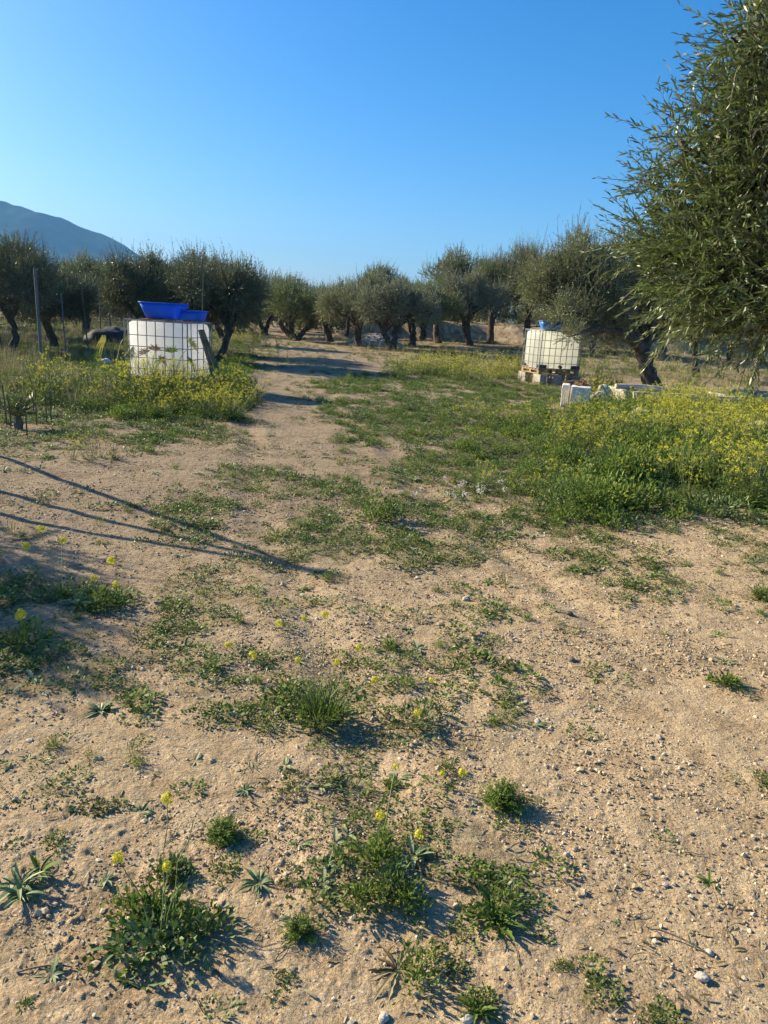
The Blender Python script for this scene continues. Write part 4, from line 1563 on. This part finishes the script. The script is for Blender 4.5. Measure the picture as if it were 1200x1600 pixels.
def stand(poly_px, dens, hsc, label, seed, protos=must, taper=True, yr=(6, 60)):
    rng = np.random.default_rng(seed)
    pts = np.array([G(a, b) for a, b in poly_px])
    x0, x1 = pts[:, 0].min(), pts[:, 0].max()
    y0, y1 = pts[:, 1].min(), pts[:, 1].max()
    n = int((x1 - x0) * (y1 - y0) * dens * 1.5)
    x, y = rng.uniform(x0, x1, n), rng.uniform(y0, y1, n)
    rag = (y1 - y0) * .22
    k_ = inpoly(x + rag * (fbm(x * 2.1, y * 2.1, seed + 3, 3) - .5) * 2, y + rag * (fbm(x * 2.1, y * 2.1, seed + 4, 3) - .5) * 2, [tuple(p) for p in pts])
    f = fbm(x * 1.1, y * 1.1, seed, 3)
    k_ &= rng.random(n) < sstep(.33, .52, f)
    x, y = x[k_], y[k_]
    print(label[:20], len(x))
    return bake('wild_mustard', protos + must_green[:2], x, y, rng.uniform(.55, 1.1, len(x)) * hsc * (.55 + .75 * sstep(.3, .7, fbm(x * .8 + 3, y * .8, seed + 9, 2))), rng, label, 'wild flowers', tiltv=.1)


stand([(930, 660), (985, 640), (1250, 640), (1330, 800), (1130, 800), (1000, 775), (930, 720)], 30, .84, 'tall yellow mustard thicket at the right edge before the kerb', 501)
stand([(925, 640), (950, 628), (1120, 640), (1300, 640), (1300, 690), (930, 690)], 36, .85, 'yellow mustard growing against the trough and white blocks', 509)
stand([(640, 700), (700, 650), (900, 660), (980, 760), (880, 810), (700, 780)], 16, .5, 'scattered low yellow flowers on the green middle patch', 502)
stand([(75, 605), (190, 598), (300, 622), (330, 618), (385, 605), (380, 655), (330, 662), (200, 655), (90, 640)], 34, .95, 'yellow mustard thicket in front of the left tank', 503)
stand([(240, 625), (385, 610), (372, 660), (250, 665)], 28, .85, 'bright mustard clump beside the track at the end of the left tank', 504)
stand([(615, 585), (700, 570), (820, 580), (815, 598), (700, 600), (620, 596)], 16, .8, 'far yellow mustard band left of the right tank', 505, must + must_pale)
stand([(350, 535), (460, 538), (430, 545), (350, 548)], 2.2, 1.0, 'pale flowering weeds beyond the far shadows of the track', 506, must_pale)
stand([(640, 560), (860, 560), (1000, 575), (1200, 590), (1200, 610), (860, 590), (700, 575)], 2.5, .8, 'thin dry flowering weeds on the field below the bank', 507, must_pale)
stand([(90, 718), (170, 712), (180, 732), (90, 745)], 26, .45, 'small pale flowering patch on the left of the bare track', 508, must_pale + must[:2])
stand([(905, 600), (985, 600), (985, 612), (905, 612)], 14, .8, 'yellow weeds between the right tank and the trough', 510)

# --- dry grass
x, y = bands(lambda d: np.interp(d, [3, 8, 12, 18, 25, 40, 55], [0, 12, 22, 18, 9, 4, 2]), rng)
px, py = SEE(x, y)
am = np.where((px < 190) & (py < 640) & (py > 500), .8, 0)
am = np.where((y > 22), np.maximum(am, .4), am)
am = am * sstep(.35, .5, fbm(x * .6, y * .6, 610, 3)) * (1 - .9 * np.exp(-((px - (560 - 1.15 * (600 - py))) / (45 + 0.6 * (py - 520))) ** 2))
keep = rng.random(len(x)) < am
x, y = x[keep], y[keep]
print('dry', len(x))
bake('dry_grass', [p_dry(i) for i in range(4)] + [p_grass(90, 30, (.1, .3), .08, w=.005)], x, y, rng.uniform(.6, 1.4, len(x)) * np.interp(y, [8, 30, 60], [1, 1.3, 1.6]), rng, 'dry straw coloured grass on the far field and under the left trees', 'dry grass')

# --- pebbles
x, y = bands(lambda d: np.interp(d, [1.5, 2.7, 5, 8, 11], [6500, 3800, 900, 200, 40]), rng, 13)
px, py = SEE(x, y)
keep = (px > -60) & (px < 1260) & (py < 1660) & (rng.random(len(x)) < .35 + .65 * sstep(.4, .62, fbm(x * 1.3 + 4, y * 1.3, 91, 3)))
x, y = x[keep], y[keep]
ico = [rock_mesh(300 + i, (1, .85, .62), [], 1, .3) for i in range(5)]
pp = []
for me in ico:
    g = Geo()
    g.add(np.array([v.co[:] for v in me.vertices]), np.array([p.vertices[:] for p in me.polygons]), .4, VI['pebble'])
    pp.append(g)
    bpy.data.meshes.remove(me)
s = np.exp(rng.normal(np.log(.0056), .5, len(x))) * np.interp(y, [1, 5, 12], [.9, 1.7, 2.8])
s = np.minimum(s, .035)
print('pebbles', len(x))
bake('gravel', pp, x, y, s, rng, 'loose gravel and crumbs of earth over the bare soil', 'gravel', zoff=.001, tonej=.25, tiltv=0)


# --- dry litter: dead leaves, straw ends and twig bits
rng = np.random.default_rng(808)
x, y = bands(lambda d: np.interp(d, [1.5, 3, 6, 10, 14], [420, 260, 110, 40, 12]), rng, 13)
px, py = SEE(x, y)
keep = (px > -80) & (px < 1280) & (rng.random(len(x)) < .25 + .75 * sstep(.42, .6, fbm(x * .9, y * .9, 811, 3)))
x, y = x[keep], y[keep]
lp = []
for i in range(5):
    g = Geo()
    rr = np.random.default_rng(820 + i)
    if i < 3:
        curve_leaf(g, (-.012, 0, .002), rr.uniform(-.4, .4), .03, .007, .25, .5, rr, VI['straw' if i else 'reddish'], seg=3)
    else:
        tube(g, bez(np.array([-.02, 0, .003]), np.array([0, .006, .008]), np.array([.02, .002, .003]), 4, rr, .001), .0009, 3, .2, VI['reddish'])
    lp.append(g)
bake('dry_litter', lp, x, y, rng.uniform(.5, 1.5, len(x)) * np.interp(y, [1, 5, 12], [.9, 1.2, 1.8]), rng, 'dry leaves and bits of straw strewn on the soil', 'litter', zoff=.001, tonej=.3, tiltv=0)


# --- single plants that can be picked out in the foreground
def plant(name, label, cat, geo, px, py, sc=1.0, rz=0.0, group=None):
    x, y = G(px, py)
    return put(name, geo.mesh(name, VM), x, y, -.003, rz, label, cat, sc, group)


def merge(items, seed=0):
    """several shoots growing from one spot -> one plant"""
    g = Geo()
    for (pg, dx, dy, s, a) in items:
        replicate(g, [pg], np.zeros(1, int), np.array([[dx, dy, 0.0]]), np.array([a]), np.array([s]))
    return g


def flowering(seed, heads, base=None, stem_mat='stem'):
    """long bare stems with yellow heads; heads = [(dx, dy, h, r)]"""
    rng = np.random.default_rng(seed)
    g = Geo()
    for (dx, dy, h, r) in heads:
        top = np.array([dx, dy, h])
        pts = bez(np.array([dx * .1, dy * .1, 0]), np.array([dx * .4, dy * .4, h * .7]), top, 6, rng, .003)
        tube(g, pts, .0013, 4, .4, VI[stem_mat], cap=False)
        for q in range(3):
            curve_leaf(g, pts[1 + q], rng.uniform(0, 6), .025, .004, .6, .5, rng, VI['herb'], seg=2)
        flower_head(g, top + [0, 0, r * .5], r * 1.45, rng, 44)
    if base:
        V, Q, T = base.merged()
        nb0 = g.n
        g.v.append(V)
        g.n += len(V)
        if len(Q[0]):
            g.q.append((Q[0] + nb0, Q[1], Q[2]))
        if len(T[0]):
            g.t.append((T[0] + nb0, T[1], T[2]))
    return g


R = p_rosette
big = merge([(R(70, 26, (.05, .10), .024, 'darkherb', (.05, .55)), 0, 0, 1, 0), (R(71, 18, (.04, .09), .022, 'darkherb', (.05, .5)), -.07, .05, .9, 1), (R(72, 16, (.04, .08), .022, 'darkherb'), .07, .02, .9, 2),
             (p_bush(76, .13, .035, 210, 'darkherb', .032), 0, .02, 1, 0), (p_bush(77, .08, .035, 150, 'herb', .026), -.07, .09, 1, 0), (p_bush(78, .08, .03, 130, 'darkherb', .028), .10, .04, 1, 0), (p_clover(79, .12, .03, 200, ('herb', 'darkherb', 'grey'), .018), -.02, -.03, 1, 0),
             (R(73, 14, (.05, .10), .022, 'herb', (.3, 1)), -.03, .10, .85, 3), (R(74, 12, (.05, .09), .024, 'darkherb'), -.10, -.02, .8, 2.2), (R(75, 10, (.04, .08), .022, 'grey'), .03, -.05, .7, 1), (p_feather(8), .03, .09, .9, 0)])
plant('flowering_weed', 'largest dark leafy weed with three yellow heads at the lower left', 'weed', flowering(1, [(-.115, .06, .19, .012), (-.01, .10, .14, .009), (-.05, .24, .23, .012), (.03, .20, .20, .003)], big), 250, 1475, 1.0)
cl = merge([(p_bush(80, .07, .05, 260, 'herb', .022), 0, 0, 1, 0), (p_bush(81, .06, .06, 240, 'darkherb', .024), .05, -.09, 1, 1), (R(82, 14, (.05, .09), .02, 'grey', (.2, .8)), .10, .03, .9, 0), (p_bush(83, .055, .05, 240, 'grass', .02), -.03, -.16, 1, 2),
            (p_feather(84), .01, .10, 1, 0), (p_bush(85, .05, .045, 200, 'herb', .02), .09, -.15, 1, 2)])
plant('flowering_weed', 'tall dense green weed in the lower middle with a yellow head on top', 'weed', flowering(2, [(0.0, .03, .13, .011), (.11, .0, .10, .010), (0.04, .18, .19, .008)], cl), 590, 1350, 1.0)
plant('flowering_weed', 'bushy weed with several small yellow heads in the middle of the picture', 'weed',
      flowering(3, [(-.2, .25, .28, .012), (-.1, .28, .3, .010), (-.28, .12, .2, .012), (-.02, .32, .3, .012), (.13, .2, .22, .010), (.2, .05, .16, .011), (-.38, .15, .22, .012), (.05, .1, .2, .01), (-.1, .1, .2, .01)],
                merge([(p_grass(90, 90, (.07, .16), .07, w=.005), 0, 0, 1, 0), (p_bush(91, .13, .08, 330, 'herb', .026), 0, .02, 1, 0), (p_grass(92, 60, (.08, .2), .06, mat='stem', w=.004), .02, 0, 1, 0)])), 500, 1125, 1.0)
plant('flowering_weed', 'low weed right of the bushy flowering one, with one yellow head above it', 'weed',
      flowering(4, [(.02, -.10, .10, .011), (.08, .12, .12, .009)], merge([(p_clover(93, .15, .05, 260), 0, 0, 1, 0), (p_grass(94, 50, (.05, .11), .07), 0, 0, 1, 0)])), 640, 1130)
plant('flowering_weed', 'thin sprig with two yellow heads right of the tall dense weed', 'weed', flowering(5, [(-.035, .0, .055, .008), (.03, -.0, .06, .012)], p_feather(95, .02, 40)), 705, 1235)
plant('flowering_weed', 'slender leafless weed with three yellow heads at the left under the shadow', 'weed', flowering(6, [(-.25, .35, .25, .018), (-.1, .28, .22, .016), (-.26, .2, .2, .016)], p_grass(96, 30, (.06, .14), .05)), 95, 935)
plant('flowering_weed', 'silvery leaved weed with three yellow heads at the left', 'weed', flowering(7, [(.1, .22, .16, .018), (.06, .08, .12, .014), (.18, .06, .10, .013)],
                                                                                                         merge([(R(97, 18, (.08, .15), .03, 'grey', (.2, 1)), 0, 0, 1, 0), (p_bush(98, .15, .08, 260, 'herb', .03), .12, .02, 1, 0)])), 120, 945)
plant('flowering_weed', 'small leafy weed with one yellow head at the left edge', 'weed', flowering(8, [(-.02, .0, .12, .02)], p_bush(99, .14, .07, 260, 'herb', .03)), 42, 1000)
plant('weed_clump', 'tall dark green clump at the near edge of the thick green patch', 'weed', merge([(p_bush(100, .22, .3, 420, 'herb', .045), 0, 0, 1, 0), (p_bush(101, .15, .22, 300, 'darkherb', .04), .15, .05, 1, 0)]), 588, 815, .8)
plant('weed_clump', 'large bushy grey green clump standing before the flowers', 'weed', merge([(p_bush(102, .35, .42, 800, 'herb', .045), 0, 0, 1, 0), (p_bush(103, .28, .36, 500, 'grey', .035), -.15, .1, .9, 0)]), 900, 800, .85)

named = [  # kind, px, py, scale, label
    ('feather', 782, 1255, 1.15, 'round feathery dark green tuft right of the two yellow heads'),
    ('feather', 346, 1308, .95, 'round feathery tuft above the silvery and reddish weeds'),
    ('clump', 270, 1360, .85, 'dark leafy clump with pale leaves above the largest weed'),
    ('darkros', 405, 1382, .80, 'dark green rosette with one bright leaf in the middle'),
    ('greyros', 165, 1372, .62, 'silvery rosette left of the largest weed'),
    ('greyros', 80, 1528, .60, 'pale leaved rosette near the bottom left corner'),
    ('bigros', 30, 1385, .85, 'spread of long silvery leaves at the left edge'),
    ('mat', 88, 1310, .60, 'bright green mat at the left, above the silvery spread'),
    ('fern', 465, 1450, .95, 'feathery tuft with withered pale leaves on its right'),
    ('deadros', 622, 1512, 1.15, 'withered brown rosette with narrow radiating leaves'),
    ('leafy', 778, 1445, 1.1, 'bright leafy green weed in the lower middle right'),
    ('mat', 750, 1370, 1.0, 'reddish green low mat above the bright leafy weed'),
    ('leafy', 745, 1580, .7, 'weed with jagged pale leaves at the bottom edge'),
    ('mat', 575, 1395, .9, 'yellow green mat under the tall dense weed'),
    ('mat', 720, 1420, .5, 'small mat left of the bright leafy weed'),
    ('mat', 350, 1365, .8, 'brownish green mat between dark clump and dark rosette'),
    ('leafy', 878, 1508, .35, 'little green sprout right of the bright leafy weed'),
    ('mat', 935, 1556, .9, 'reddish green creeping mat at the bottom right'),
    ('mat', 1010, 1590, .6, 'creeping mat at the bottom edge on the right'),
    ('leafy', 1135, 1068, .9, 'bright green grassy tuft alone at the right'),
    ('mat', 1190, 1225, .8, 'thin creeping weed at the right edge'),
    ('leafy', 1185, 935, 1.2, 'broad leaved green weed at the right edge of the bare soil'),
    ('greyros', 512, 1355, .55, 'small upright silvery rosette left of the tall dense weed'),
    ('mat', 455, 1382, .45, 'tiny mat right of the dark rosette'),
    ('mat', 440, 1525, .55, 'low mat below the feathery tuft with withered leaves'),
    ('greyros', 120, 1268, .55, 'flat grey rosette at the left in the open soil'),
    ('mat', 160, 1262, .8, 'reddish mat beside the flat grey rosette'),
    ('greyros', 220, 1268, .7, 'pale weed alone above the first yellow head'),
    ('mat', 205, 1100, 1.4, 'green mat at the left, below the silvery leaved weed'),
    ('greyros', 155, 1110, .9, 'silvery rosette left of the green mat'),
    ('greyros', 445, 1198, .6, 'little pale rosette under the bushy flowering weed'),
    ('mat', 510, 1220, .9, 'dark straggling mat under the bushy flowering weed'),
    ('greyros', 383, 1235, .55, 'little upright pale rosette in the open middle soil'),
    ('mat', 728, 1025, 1.7, 'bright green mat right of the bushy flowering weed'),
    ('mat', 600, 1075, 1.3, 'green tufted mat above the low weed'),
    ('mat', 785, 1100, .9, 'small mat on open soil right of the low weed'),
    ('mat', 425, 1110, 1.5, 'dark green mat left of the bushy flowering weed'),
    ('greyros', 965, 1440, .2, 'tiny grey seedling on the bare right soil'),
    ('leafy', 40, 1580, .3, 'little sprout in the bottom left corner'),
    ('mat', 640, 1330, .9, 'pale leaved tangle against the right of the tall dense weed'),
    ('leafy', 610, 1225, .5, 'small dark sprout above the tall dense weed'),
    ('mat', 720, 1508, .6, 'mat right of the withered rosette'),
]
rng = np.random.default_rng(900)
for i, (kd, px, py, s, lab) in enumerate(named):
    sd = 1000 + i * 7
    if kd == 'feather':
        g = merge([(p_feather(sd, .06, 620), 0, 0, 1, 0), (p_feather(sd + 1, .05, 400), .012, .0, 1, 1)])
    elif kd == 'fern':
        g = merge([(p_feather(sd, .05, 420), -.02, .0, 1, 0), (R(sd + 1, 9, (.04, .07), .012, 'grey', (.05, .5), teeth=.3, seg=7), .03, 0, 1, 1)])
    elif kd == 'clump':
        g = merge([(p_bush(sd, .05, .04, 150, 'darkherb', .024), 0, 0, 1, 0), (R(sd + 1, 10, (.04, .07), .016, 'grey'), .02, 0, 1, 1), (R(sd + 2, 12, (.04, .065), .015, 'herb'), -.02, .01, 1, 2)])
    elif kd == 'darkros':
        g = merge([(R(sd, 22, (.045, .085), .015, 'darkherb', (.05, .9)), 0, 0, 1, 0), (R(sd + 1, 3, (.05, .06), .016, 'grey'), 0, -.005, 1, 2)])
    elif kd == 'greyros':
        g = merge([(R(sd, 12, (.04, .08), .021, 'grey', (.15, .8)), 0, 0, 1, 0), (R(sd + 1, 9, (.04, .07), .017, 'darkherb', (.1, .7)), .005, 0, 1, 2)])
    elif kd == 'bigros':
        g = merge([(R(sd, 20, (.06, .12), .018, 'grey', (.1, .9)), 0, 0, 1, 0), (R(sd + 1, 14, (.05, .1), .018, 'darkherb', (.2, .9)), .04, .02, 1, 1), (R(sd + 2, 12, (.05, .1), .018, 'herb', (.2, .9)), -.05, .04, 1, 1)])
    elif kd == 'deadros':
        g = merge([(R(sd, 20, (.06, .10), .0085, 'straw', (.05, .35), teeth=.35, seg=8), 0, 0, 1, 0), (R(sd + 3, 12, (.05, .08), .008, 'reddish', (.05, .35), teeth=.3, seg=8), 0, 0, 1, .5), (p_bush(sd + 1, .05, .03, 120, 'herb', .016), -.03, -.04, 1, 1), (p_bush(sd + 2, .05, .03, 120, 'herb', .016), .02, -.05, 1, 1)])
    elif kd == 'leafy':
        g = merge([(R(sd, 20, (.05, .1), .02, 'herb', (.1, 1.1), teeth=.35, seg=8), 0, 0, 1, 0), (p_bush(sd + 1, .055, .04, 160, 'grass', .018), .01, .02, 1, 1), (p_bush(sd + 2, .04, .03, 90, 'herb', .016), .06, 0, 1, 1)])
    else:
        a = rng.uniform(0, 6)
        mm = ('herb', 'grass', 'herb') if 'green' in lab or 'bright' in lab else ('herb', 'reddish', 'darkherb')
        g = merge([(p_clover(sd + q, .045, .022, 90, mm, .011), .055 * q * cos(a + q * .5) * (-1) ** q, .03 * q * sin(a), 1, q) for q in range(4)])
    plant('weed', lab, 'weed', g, px, py, s * np.interp(py, [1000, 1600], [1.15, 1.0]), rng.uniform(0, 6))

# white fluffy seed heads in the green patch
g = Geo()
rng = np.random.default_rng(71)
for i in range(20):
    px, py = rng.normal(745, 45), rng.normal(775, 12)
    x, y = G(px, py)
    for q in range(14):
        p = np.array([x, y, hz(x, y) + .08]) + rng.normal(0, .011, 3)
        leaves(g, p[None], norm(rng.normal(size=(1, 3))), .016, .011, rng, VI['fluff'])
link('pale_seed_heads', g.mesh('pale_seed_heads', VM), None, label='white downy seed heads scattered at the near edge of the green patch', category='seed heads', kind='stuff')

# single stones and a few sticks
for i, (px, py, s, lab) in enumerate([(1097, 1532, .034, 'smooth pale stone at the bottom right'), (600, 1588, .03, 'whitish stone at the bottom edge in the middle'), (888, 962, .055, 'dark angular stone on the open soil'),
                                      (729, 938, .05, 'grey stone above the middle of the bare soil'), (893, 1032, .04, 'flat dark sliver of rock standing in the soil'), (730, 1592, .03, 'round pale stone beside the jagged weed'),
                                      (840, 1128, .035, 'small brown stone right of the small mat'), (886, 1332, .02, 'cream coloured chip on the bare soil'), (553, 1435, .018, 'small bluish white chip beside the tall dense weed'),
                                      (1108, 1490, .022, 'pale pebble above the smooth stone'), (1040, 1380, .02, 'white pebble on the bare right soil'), (800, 1045, .06, 'dark flat piece of bark right of the bright green mat')]):
    x, y = G(px, py)
    put('stone', rock_mesh(500 + i, (s, s * .75, s * .6), [M['rock'] if 'dark' not in lab else M['oldwood']], 3, .16), x, y, s * .16, i * 1.3, lab, 'stone')
for i, (px, py, L, a, lab) in enumerate([(738, 1152, .09, .05, 'short dry stick lying above the feathery tuft'), (985, 1195, .06, -1.2, 'curved thin twig on the bare right soil'), (1060, 1475, .14, -.5, 'long thin root lying at the lower right'),
                                         (70, 1520, .12, .2, 'pale straw beside the bottom left rosette')]):
    g = Geo()
    rr = np.random.default_rng(i)
    tube(g, bez(np.array([-L / 2, 0, .004]), np.array([0, L * .12, .012]), np.array([L / 2, 0, .003]), 7, rr, .0012), .0022, 5)
    x, y = G(px, py)
    put('stick', g.mesh('stick', [M['oldwood'] if i != 3 else M['twig']]), x, y, .003, a, lab, 'stick')

# ---------------------------------------------------------------- air
m, nt, out = nodes_mat('haze_air')
pv = N(nt, 'ShaderNodeVolumePrincipled')
pv.inputs['Color'].default_value = (0.22, 0.55, 1.0, 1)
pv.inputs['Density'].default_value = 0.00018
pv.inputs['Anisotropy'].default_value = 0.0
nt.links.new(pv.outputs[0], out.inputs['Volume'])
g = Geo()
box(g, (0, 2100, 170), (9200, 4800, 350))
link('haze', g.mesh('haze', [m]), None, label='thin blue air over the valley', kind='stuff')
